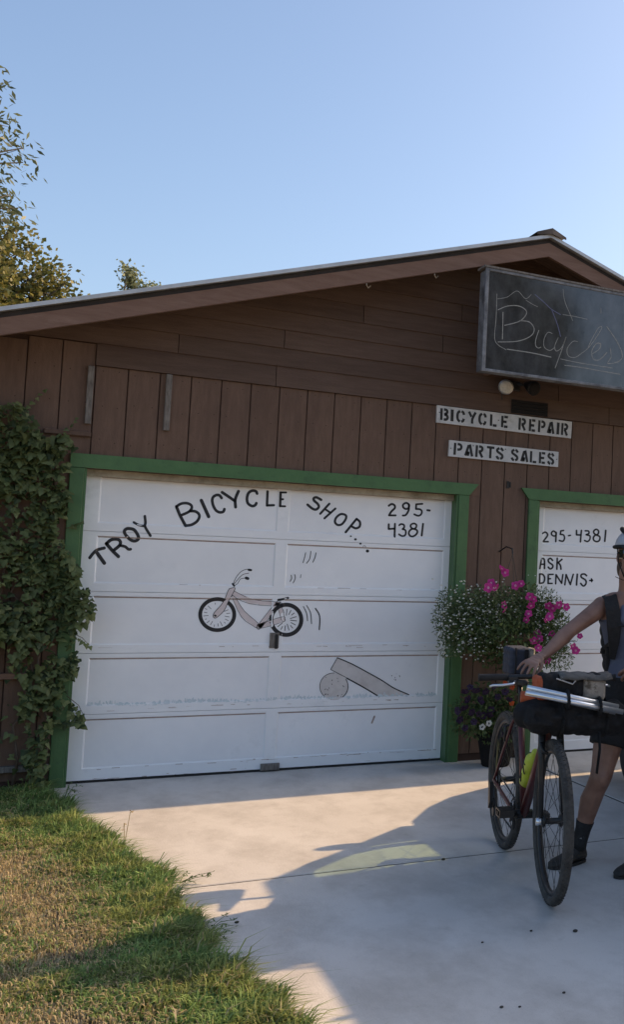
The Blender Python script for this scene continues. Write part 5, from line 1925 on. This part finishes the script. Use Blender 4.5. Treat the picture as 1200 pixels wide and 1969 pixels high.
rl = empty('handlebar_roll', bw(1.0, 0.05, 0.765), 'bulky black sleeping roll strapped across the front of the bicycle', 'bag')
mb = MB()
rb_ = random.Random(4)
for k in range(15):
    t = k / 14
    v = -0.145 + 0.50 * t
    r = 0.084 * (0.80 + 0.20 * math.sin(math.pi * min(1, t * 1.05)) ** 0.4) + rb_.uniform(-0.006, 0.006)
    mb.ell(bw(0.985 + rb_.uniform(-0.008, 0.008), v, 0.876 - 0.03 * t + rb_.uniform(-0.006, 0.006)), (r * 0.9, r, r), 16, 10)
for k in range(70):
    a, v = rb_.uniform(0, 6.28), rb_.uniform(-0.16, 0.36)
    mb.ell(bw(0.985 + 0.066 * math.cos(a), v, 0.870 - 0.03 * (v + 0.2) + 0.066 * math.sin(a)), (rb_.uniform(0.015, 0.05), rb_.uniform(0.02, 0.05), rb_.uniform(0.012, 0.032)), 8, 6)
fuse(mb, 'roll_body', M['blackcloth'], rl, 0.009, 1)
for v in (0.02, 0.24):
    pts = [bw(0.985 + 0.096 * math.cos(a), v, 0.866 + 0.096 * math.sin(a)) for a in [2 * math.pi * k / 28 for k in range(29)]]
    MB().tube(pts, 0.013, 6, flat=0.35).build('strap', M['blackcloth'], rl, True)
MB().tube([bw(1.075, 0.20, 0.80), bw(1.08, 0.205, 0.72), bw(1.06, 0.20, 0.60)], [0.016, 0.014, 0.013], 6, flat=0.3).build('strap_end', M['blackcloth'], rl, True)
pb_ = empty('pole_bundle', bw(1.10, 0.07, 0.91), 'three silver tent poles bundled across the handlebar roll', 'poles')
ptsA, ptsB = (1.085, -0.165, 1.000), (1.095, 0.285, 0.903)
for (du, dw, e0, e1) in ((0.0, 0.017, 0.0, 0.0), (0.016, -0.006, -0.01, 0.02), (-0.012, -0.010, 0.01, -0.01)):
    a_ = Vector(ptsA) + Vector((du, e0, dw))
    c_ = Vector(ptsB) + Vector((du, e1, dw))
    MB().tube([bw(*a_), bw(*c_)], 0.0125, 12).build('pole', M['alu'], pb_, True)
for v, w in ((0.03, 0.958), (0.19, 0.923)):
    pts = [bw(1.087 + 0.038 * math.cos(a), v, w + 0.036 * math.sin(a)) for a in [2 * math.pi * k / 20 for k in range(21)]]
    MB().tube(pts, 0.014, 6, flat=0.4).build('strap', M['blackcloth'], pb_, True)
hbag = empty('handlebar_bag', bw(0.98, 0.08, 0.945), 'black and tan camouflage pouch sitting on top of the handlebar roll', 'bag')


def bagbox(u0, u1, v0, v1, w0, w1, r=0.02):
    mb = MB()
    for u in np.linspace(u0 + r, u1 - r, 4):
        for v in np.linspace(v0 + r, v1 - r, 6):
            for w in np.linspace(w0 + r, w1 - r, 4):
                mb.ell(bw(u, v, w), r * 1.15, 8, 6)
    return mb


mb = bagbox(0.915, 1.05, -0.085, 0.225, 0.955, 1.075, 0.026)
fuse(mb, 'pouch', M['blackcloth'], hbag, 0.010, 3)
mb = bagbox(0.935, 1.062, 0.12, 0.235, 0.945, 1.060, 0.024)
fuse(mb, 'side_pocket', M['camo'], hbag, 0.010, 2)
mb = MB()
for k, (v, dz) in enumerate(zip(np.linspace(0.0, 0.26, 8), (0.0, 0.004, -0.003, 0.003, -0.002, -0.006, -0.004, 0.002))):
    mb.v += [tuple(bw(u, v, w + dz)) for u, w in ((0.905, 1.070), (0.985, 1.079), (1.050, 1.073), (1.074, 1.050), (1.068, 1.046), (1.045, 1.066), (0.985, 1.071), (0.905, 1.063))]
for k in range(7):
    for q in range(8):
        q2 = (q + 1) % 8
        mb.f.append((k * 8 + q, k * 8 + q2, (k + 1) * 8 + q2, (k + 1) * 8 + q))
mb.f += [tuple(reversed(range(8))), tuple(range(56, 64))]
mb.build('flap', M['flapcloth'], hbag, True)
mb = bagbox(0.91, 1.04, -0.105, -0.02, 0.95, 1.06, 0.022)
fuse(mb, 'orange_lining', M['orange'], hbag, 0.010, 2)
MB().tube([bw(1.068, -0.02, 1.055), bw(1.070, 0.06, 1.028), bw(1.068, 0.075, 1.045)], 0.0035, 6).build('buckle_cord', M['greycloth'], hbag)
MB().tube([bw(0.95, -0.16, 0.955), bw(0.96, 0.0, 0.952), bw(0.96, 0.20, 0.94)], 0.03, 10).build('rolled_cloth', M['orange'], hbag, True)
sp = empty('seat_pack', bw(0.16, 0.0, 0.985), 'dark navy pack with pale buckles standing on the saddle behind the hand', 'bag')
fuse(bagbox(0.06, 0.24, -0.065, 0.060, 0.985, 1.140, 0.022), 'pack_body', M['navy'], sp, 0.010, 3)
fuse(bagbox(0.16, 0.252, 0.040, 0.082, 1.03, 1.138, 0.014), 'pale_patch', M['camo'], sp, 0.008, 2)
MB().obox(bw(0.252, 0.03, 1.10), Vector((CB, SB, 0)) * 0.004, Vector((-SB, CB, 0)) * 0.010, (0, 0, 0.03)).build('buckle', M['blackcloth'], sp)
MB().tube([bw(0.248, -0.03, 1.14), bw(0.262, -0.03, 1.06), bw(0.25, -0.03, 0.99)], 0.009, 6, flat=0.3).build('strap', M['blackcloth'], sp, True)

# ------------------------------------------------------------------ cyclist
def skinmat():
    m, n, l, b = _mat('tanned_skin')
    geo = n.new('ShaderNodeNewGeometry')
    nz = n.new('ShaderNodeTexNoise')
    nz.inputs['Scale'].default_value = 14
    nz.inputs['Detail'].default_value = 8
    l.new(geo.outputs['Position'], nz.inputs['Vector'])
    rp = n.new('ShaderNodeValToRGB')
    rp.color_ramp.elements[0].position = 0.3
    rp.color_ramp.elements[1].position = 0.7
    rp.color_ramp.elements[0].color = (0.175, 0.088, 0.060, 1)
    rp.color_ramp.elements[1].color = (0.275, 0.155, 0.112, 1)
    l.new(nz.outputs['Fac'], rp.inputs[0])
    l.new(rp.outputs[0], b.inputs['Base Color'])
    b.inputs['Roughness'].default_value = 0.5
    b.inputs['Subsurface Weight'].default_value = 0.08
    b.inputs['Subsurface Radius'].default_value = (0.02, 0.008, 0.004)
    bp = n.new('ShaderNodeBump')
    bp.inputs['Strength'].default_value = 0.12
    bp.inputs['Distance'].default_value = 0.003
    n2 = n.new('ShaderNodeTexNoise')
    n2.inputs['Scale'].default_value = 160
    l.new(geo.outputs['Position'], n2.inputs['Vector'])
    l.new(n2.outputs['Fac'], bp.inputs['Height'])
    l.new(bp.outputs[0], b.inputs['Normal'])
    return m


M['skin'] = skinmat()
M['tank'] = pm('blue_grey_jersey', (0.085, 0.10, 0.15), (0.11, 0.125, 0.18), 9, 0.8, 0.4, 140, spec=0.2)
M['vest'] = pm('black_mesh_vest', (0.012, 0.012, 0.013), (0.022, 0.022, 0.024), 60, 0.8, 0.5, 150)
M['shorts'] = pm('black_shorts', (0.009, 0.009, 0.010), (0.016, 0.016, 0.018), 20, 0.85, 0.4, 60)
M['sock'] = pm('black_sock', (0.014, 0.014, 0.015), (0.03, 0.03, 0.032), 40, 0.9, c3=(0.22, 0.22, 0.23), s3=22, t3=(0.62, 0.66))
M['shoe'] = pm('dark_shoe', (0.018, 0.017, 0.016), (0.04, 0.037, 0.034), 25, 0.7, 0.4, 80)
M['helmet'] = pm('silver_helmet', (0.34, 0.36, 0.40), (0.46, 0.48, 0.52), 14, 0.3)
M['lens'] = pm('dark_sunglass', (0.015, 0.014, 0.014), None, 5, 0.08, spec=0.8)
M['hair'] = pm('brown_hair', (0.05, 0.03, 0.02), (0.09, 0.06, 0.04), 60, 0.7)
M['lips'] = pm('lips', (0.30, 0.09, 0.08), (0.36, 0.12, 0.10), 20, 0.4)
man = empty('person', (1.92, -3.22, 0.0), 'cyclist in silver helmet, sunglasses, blue grey sleeveless top and black shorts holding the handlebar', 'person')
SV = Vector((0.985, -0.17, 0))               # across the body, towards her left
FV = Vector((-0.17, -0.985, 0))              # the way she faces


def ering(c, rx, ry, n=22, tilt=0.0):
    c = Vector(c)
    return [c + SV * (math.cos(2 * math.pi * k / n) * rx) + FV * (math.sin(2 * math.pi * k / n) * ry) + Vector((0, 0, tilt * math.cos(2 * math.pi * k / n))) for k in range(n)]


TORSO = [((1.975, -3.21, 0.84), 0.155, 0.110), ((1.972, -3.215, 0.93), 0.170, 0.118), ((1.955, -3.235, 1.02), 0.148, 0.105), ((1.935, -3.255, 1.11), 0.132, 0.096),
         ((1.905, -3.285, 1.22), 0.146, 0.106), ((1.882, -3.305, 1.305), 0.158, 0.108), ((1.870, -3.315, 1.375), 0.160, 0.092), ((1.860, -3.33, 1.425), 0.130, 0.072), ((1.850, -3.34, 1.462), 0.068, 0.058)]
RSH, REL, RWR = Vector((1.728, -3.275, 1.385)), Vector((1.515, -3.335, 1.262)), Vector((1.338, -3.400, 1.134))
LSH, LEL, LWR = Vector((2.010, -3.335, 1.390)), Vector((2.055, -3.50, 1.19)), Vector((1.800, -3.605, 1.085))
RHP, RKN, RCF, RAN = Vector((1.895, -3.18, 0.89)), Vector((1.778, -3.235, 0.475)), Vector((1.757, -3.165, 0.34)), Vector((1.722, -3.120, 0.105))
LHP, LKN, LCF, LAN = Vector((2.075, -3.20, 0.89)), Vector((2.045, -3.355, 0.475)), Vector((2.02, -3.335, 0.34)), Vector((1.952, -3.385, 0.105))
S = MB()
S.loft([ering(c, a, b) for c, a, b in TORSO])
cap_tube(S, [(1.852, -3.335, 1.44), (1.845, -3.35, 1.50), (1.838, -3.362, 1.57)], [0.060, 0.055, 0.056], 16)
for s in (-1, 1):
    S.ell(Vector((1.858, -3.328, 1.432)) + SV * (s * 0.07), (0.07, 0.05, 0.034), 14, 9)
# arms
for sh, el, wr in ((RSH, REL, RWR), (LSH, LEL, LWR)):
    S.ell(sh, (0.058, 0.055, 0.055), 16, 10)
    cap_tube(S, [sh, sh.lerp(el, 0.35), sh.lerp(el, 0.75), el], [0.054, 0.047, 0.041, 0.038], 16)
    d = wr - el
    cap_tube(S, [el, el + d * 0.28, el + d * 0.65, wr], [0.038, 0.041, 0.033, 0.025], 16)
# legs
for hp, kn, cf, an in ((RHP, RKN, RCF, RAN), (LHP, LKN, LCF, LAN)):
    cap_tube(S, [hp, hp.lerp(kn, 0.3), hp.lerp(kn, 0.65), hp.lerp(kn, 0.88), kn], [0.098, 0.093, 0.078, 0.064, 0.060], 18)
    cap_tube(S, [kn, kn.lerp(cf, 0.5), cf, cf.lerp(an, 0.45), an], [0.060, 0.056, 0.059, 0.046, 0.036], 18)
    S.ell(kn + FV * 0.022, (0.045, 0.045, 0.050), 14, 9)
# head
HC = Vector((1.842, -3.385, 1.655))
HF = Vector((-0.45, -0.893, 0)).normalized()       # the way she looks
HS = Vector((-HF.y, HF.x, 0))


def hp_(s, f, z):
    return HC + HS * s + HF * f + Vector((0, 0, z))


S.ell(hp_(0, -0.008, 0.030), (0.075, 0.092, 0.092), 20, 14)
S.ell(hp_(0, 0.020, -0.045), (0.056, 0.064, 0.072), 18, 12)
S.ell(hp_(0, 0.060, -0.098), (0.026, 0.022, 0.020), 12, 8)
cap_tube(S, [hp_(0, 0.088, 0.012), hp_(0, 0.104, -0.024), hp_(0, 0.102, -0.030)], [0.010, 0.014, 0.015], 10)
for s in (-1, 1):
    S.ell(hp_(s * 0.012, 0.094, -0.033), 0.010, 8, 6)
    S.ell(hp_(s * 0.036, 0.062, -0.022), (0.022, 0.020, 0.020), 10, 8)
    S.ell(hp_(s * 0.075, -0.010, -0.008), (0.010, 0.020, 0.030), 10, 8)
S.ell(hp_(0, 0.082, -0.064), (0.022, 0.012, 0.010), 10, 8)


def hand(S, wr, palm_dir, across, normal, curls, side):
    """palm plus five separate fingers; across runs from little finger to index"""
    palm_dir, across, normal = palm_dir.normalized(), across.normalized(), normal.normalized()
    kn = wr + palm_dir * 0.088
    for k in range(5):
        t = k / 4
        p = wr.lerp(kn, t)
        S.ell(p + across * 0.0, (0.024, 0.024, 0.014), 12, 8, Matrix((across * (1.25 + 0.45 * t), palm_dir, normal)).transposed())
    for i, (o, L, r) in enumerate(((-0.033, 0.058, 0.0080), (-0.011, 0.070, 0.0088), (0.012, 0.076, 0.0090), (0.034, 0.070, 0.0088))):
        b0 = kn + across * o - palm_dir * 0.006
        pts = [b0]
        d = (palm_dir + across * (o * 7.0)).normalized()
        for q, (fr_, c) in enumerate(zip((0.45, 0.31, 0.24), curls)):
            d = (Matrix.Rotation(c, 3, across) @ d).normalized()
            pts.append(pts[-1] + d * L * fr_ * 1.12)
        cap_tube(S, pts, [r * 1.08, r, r * 0.93, r * 0.80], 10)
    tb0 = wr + palm_dir * 0.030 + across * 0.026
    td = (palm_dir * 0.70 + across * 0.40 + normal * -0.55).normalized()
    t1 = tb0 + td * 0.036
    td2 = (palm_dir * 0.80 + across * 0.05 + normal * -0.60).normalized()
    cap_tube(S, [tb0, t1, t1 + td2 * 0.026, t1 + td2 * 0.046], [0.013, 0.011, 0.0100, 0.0085], 10)


# right hand lies over the bar, left hand closes on the far grip
RWR = Vector((1.322, -3.408, 1.138))
pdR = (Vector((1.235, -3.462, 1.098)) - RWR)
acR = Vector((0.52, -0.80, -0.28))
nR = pdR.cross(acR)
if nR.z < 0:
    nR = -nR
aR = acR - pdR.normalized() * acR.dot(pdR.normalized())
sgn = 1 if (Matrix.Rotation(0.5, 3, aR.normalized()) @ pdR).z < pdR.z else -1
hand(S, RWR, pdR, aR, nR, [0.22 * sgn, 0.42 * sgn, 0.38 * sgn], 1)
pdL = (Vector((1.715, -3.625, 1.062)) - LWR)
acL = Vector((-0.25, 0.55, 0.45))
aL = acL - pdL.normalized() * acL.dot(pdL.normalized())
nL = pdL.cross(aL)
if nL.z < 0:
    nL = -nL
sgn = 1 if (Matrix.Rotation(0.5, 3, aL.normalized()) @ pdL).z < pdL.z else -1
hand(S, LWR, pdL, aL, nL, [0.75 * sgn, 0.9 * sgn, 0.6 * sgn], -1)
fuse(S, 'body', M['skin'], man, 0.0042, 5)

# clothing
T = MB()
grow = lambda rs, g_: [ering(c, a + g_, b + g_) for c, a, b in rs]
T.loft(grow(TORSO[1:6], 0.010) + [ering((1.876, -3.312, 1.335), 0.140, 0.106)])
for s in (-1, 1):
    c0 = Vector((1.876, -3.315, 1.32)) + SV * (s * 0.062)
    cap_tube(T, [c0 + FV * 0.085, c0 + FV * 0.055 + Vector((0, 0, 0.10)), c0 + Vector((0, 0, 0.125)), c0 - FV * 0.06 + Vector((0, 0, 0.07)), c0 - FV * 0.09], [0.028, 0.024, 0.022, 0.024, 0.028], 10)
fuse(T, 'sleeveless_top', M['tank'], man, 0.008, 4)
T = MB()
T.loft([ering((1.980, -3.20, 0.80), 0.165, 0.122), ering((1.975, -3.21, 0.88), 0.186, 0.134), ering((1.968, -3.22, 0.96), 0.178, 0.128), ering((1.956, -3.235, 1.015), 0.160, 0.117)])
for hp, kn in ((RHP, RKN), (LHP, LKN)):
    e = hp.lerp(kn, 0.62)
    T.tube([hp, hp.lerp(kn, 0.3), hp.lerp(kn, 0.5), e], [0.118, 0.116, 0.106, 0.104], 20)
fuse(T, 'shorts', M['shorts'], man, 0.009, 3)
# hydration vest: shoulder straps, chest strap, back panel
V_ = MB()
for s in (-1, 1):
    base = [(0.135, 0.060, 1.105), (0.130, 0.092, 1.20), (0.124, 0.100, 1.28), (0.120, 0.080, 1.37), (0.116, 0.030, 1.438), (0.112, -0.03, 1.445), (0.105, -0.085, 1.38), (0.095, -0.115, 1.28)]
    ctr = lambda z: Vector((float(np.interp(z, [0.93, 1.11, 1.305, 1.43], [1.972, 1.935, 1.882, 1.860])), float(np.interp(z, [0.93, 1.11, 1.305, 1.43], [-3.215, -3.255, -3.305, -3.33])), z))
    rg = []
    for i, (a, f, z) in enumerate(base):
        c = ctr(z) + SV * (s * a) + FV * f
        nx = base[min(i + 1, 7)]
        pv = base[max(i - 1, 0)]
        d = (SV * (s * (nx[0] - pv[0])) + FV * (nx[1] - pv[1]) + Vector((0, 0, nx[2] - pv[2]))).normalized()
        nrm = (SV * (s * 0.35) + FV * (1 if i < 4 else -1 if i > 5 else 0) + Vector((0, 0, 1 if 3 <= i <= 6 else 0.1))).normalized()
        w = d.cross(nrm).normalized()
        nrm = w.cross(d).normalized()
        hw_ = (0.014, 0.030, 0.038, 0.038, 0.036, 0.036, 0.034, 0.030)[i]
        rg.append([c + w * hw_ + nrm * 0.010, c + w * hw_ - nrm * 0.010, c - w * hw_ - nrm * 0.010, c - w * hw_ + nrm * 0.010])
    V_.loft(rg)
    V_.tube([ctr(z) + SV * (s * a) + FV * f for a, f, z in ((0.140, 0.060, 1.19), (0.160, 0.0, 1.16), (0.145, -0.07, 1.13))], 0.020, 8, flat=0.5)
    V_.tube([ctr(z) + SV * (s * a) + FV * f for a, f, z in ((0.152, 0.040, 1.16), (0.150, 0.015, 1.06), (0.168, -0.01, 0.99))], 0.014, 8, flat=0.6)
fuse(V_, 'vest_straps', M['vest'], man, 0.006, 2)
V_ = MB()
for z in np.linspace(1.06, 1.38, 6):
    for s in (-0.07, 0, 0.07):
        V_.ell(ctr(z) + SV * s - FV * 0.155, (0.06, 0.055, 0.06), 12, 8)
fuse(V_, 'back_pack', M['vest'], man, 0.01, 3)
pts = [Vector((1.886, -3.30, 1.290)) + SV * (0.105 * t) + FV * (0.128 - 0.012 * t * t) + Vector((0, 0, -0.006 * (1 - t * t))) for t in np.linspace(-1, 1, 9)]
MB().tube(pts, 0.010, 8, flat=0.45).build('chest_strap', M['vest'], man, True)
# socks and shoes
for an, cf, toe, heel in ((RAN, RCF, Vector((1.532, -3.175, 0)), Vector((1.757, -3.098, 0))), (LAN, LCF, Vector((1.768, -3.475, 0)), Vector((1.985, -3.372, 0)))):
    up_ = (cf - an).normalized()
    MB().tube([an - up_ * 0.03, an + up_ * 0.02, an + up_ * 0.08, an + up_ * 0.125], [0.043, 0.040, 0.043, 0.050], 18).build('sock', M['sock'], man, True)
    d = (toe - heel)
    L = d.length
    d.normalize()
    w = Vector((-d.y, d.x, 0))
    sh_ = MB()
    rg = []
    for t, hw_, h in ((0.0, 0.022, 0.055), (0.04, 0.034, 0.085), (0.16, 0.040, 0.100), (0.30, 0.041, 0.098), (0.45, 0.042, 0.078), (0.62, 0.047, 0.062), (0.80, 0.047, 0.052), (0.93, 0.036, 0.042), (1.0, 0.014, 0.028)):
        c = heel + d * (t * L * 1.08 - 0.01)
        rg.append([c + w * (hw_ * math.cos(a)) * (1.0 if math.sin(a) < 0.2 else 0.92) + Vector((0, 0, 0.010 + (h - 0.010) * (0.5 + 0.5 * math.sin(a)))) for a in [2 * math.pi * k / 16 for k in range(16)]])
    sh_.loft(rg)
    fuse(sh_, 'shoe', M['shoe'], man, 0.006, 2)
    so = MB()
    rg = []
    for z in (0.0, 0.014):
        ring = []
        for k in range(24):
            a = 2 * math.pi * k / 24
            t = 0.5 + 0.52 * math.cos(a)
            hw_ = 0.047 * abs(math.sin(a)) ** 0.6 * (0.86 + 0.16 * t) * (1 if math.sin(a) > 0 else -1)
            ring.append(heel + d * (t * L * 1.04 - 0.008) + w * hw_ + Vector((0, 0, z)))
        rg.append(ring)
    so.loft(rg).build('sole', M['rubber'], man)
# helmet, glasses, straps, mouth, hair
H = MB()
rg = []
for t in range(8):
    th = math.pi / 2 * t / 7
    r_ = math.cos(th)
    z = 0.052 + 0.095 * math.sin(th)
    rg.append([hp_(0.098 * r_ * math.cos(a) + 0, -0.012 + 0.128 * r_ * math.sin(a), z - (0.016 * math.sin(a) * 0 if t else 0.0)) for a in [2 * math.pi * k / 24 for k in range(24)]])
H.loft(rg)
hl = H.build('helmet', M['helmet'], man, True)
for s in (-0.062, -0.022, 0.022, 0.062):
    pts = [hp_(s * (1 - 0.3 * abs(t)), -0.012 + 0.118 * t * (1 - abs(s) * 2.0), 0.056 + 0.092 * math.sqrt(max(0.02, 1 - t * t * 0.95)) * (1 - abs(s) * 2.2) + 0.012) for t in np.linspace(-0.8, 0.85, 9)]
    MB().tube(pts, [0.005, 0.010, 0.013, 0.013, 0.013, 0.013, 0.013, 0.010, 0.005], 8).build('vent', M['black'], hl, True)
MB().tube([hp_(0.100 * math.cos(a), -0.012 + 0.130 * math.sin(a), 0.050) for a in [2 * math.pi * k / 28 for k in range(29)]], 0.010, 8).build('rim_band', M['black'], hl, True)
MB().add([hp_(s, f, z) for s, f, z in ((-0.078, 0.075, 0.058), (-0.04, 0.112, 0.060), (0.04, 0.112, 0.060), (0.078, 0.075, 0.058), (0.05, 0.158, 0.038), (0, 0.170, 0.034), (-0.05, 0.158, 0.038))], [(0, 1, 6), (1, 5, 6), (1, 2, 5), (2, 4, 5), (2, 3, 4)]).build('visor', M['black'], hl)
for s in (-1, 1):
    MB().tube([hp_(s * 0.084, 0.02, 0.045), hp_(s * 0.076, 0.012, -0.03), hp_(s * 0.045, 0.035, -0.105), hp_(s * 0.008, 0.052, -0.122)], 0.006, 6, flat=0.4).build('chin_strap', M['black'], hl, True)
MB().tube([hp_(0.0, 0.052, -0.122), hp_(-0.05, 0.062, -0.125), hp_(-0.09, 0.055, -0.108)], 0.005, 6, flat=0.4).build('strap_end', M['black'], hl, True)
for s in (-1, 1):
    rg = []
    for zz, k0 in ((0.034, 1.0), (0.014, 1.06), (-0.008, 0.98), (-0.014, 0.86)):
        rg.append([hp_(s * a * 1.0, f * 1.0, zz) for a, f in ((0.008, 0.104 * k0), (0.030, 0.100 * k0), (0.055, 0.083 * k0), (0.074, 0.052 * k0))])
    G = MB()
    for i in range(3):
        for k in range(3):
            q = [rg[i][k], rg[i][k + 1], rg[i + 1][k + 1], rg[i + 1][k]]
            G.add(q, [(0, 1, 2, 3)])
    G.build('sunglass_lens', M['lens'], man, True)
    MB().tube([hp_(s * 0.076, 0.050, 0.020), hp_(s * 0.082, -0.01, 0.015)], 0.004, 6).build('glasses_arm', M['black'], man)
MB().tube([hp_(-0.009, 0.106, 0.02), hp_(0.009, 0.106, 0.02)], 0.004, 6).build('glasses_bridge', M['black'], man)
MB().tube([hp_(-0.026, 0.086, -0.058), hp_(-0.012, 0.094, -0.064), hp_(0.012, 0.094, -0.064), hp_(0.026, 0.086, -0.058)], [0.003, 0.006, 0.006, 0.003], 8).build('mouth', M['lips'], man, True)
HR = MB()
for k in range(7):
    a = -2.2 + 0.35 * k
    HR.ell(hp_(0.066 * math.sin(a + 3.14 + 1.15), -0.055 - 0.02 * math.cos(a), 0.0 - 0.01 * k % 3), (0.026, 0.030, 0.055), 10, 8)
cap_tube(HR, [hp_(0, -0.10, 0.02), hp_(0, -0.115, -0.06), hp_(0.01, -0.11, -0.14)], [0.035, 0.030, 0.012], 12)
fuse(HR, 'hair', M['hair'], man, 0.009, 2)
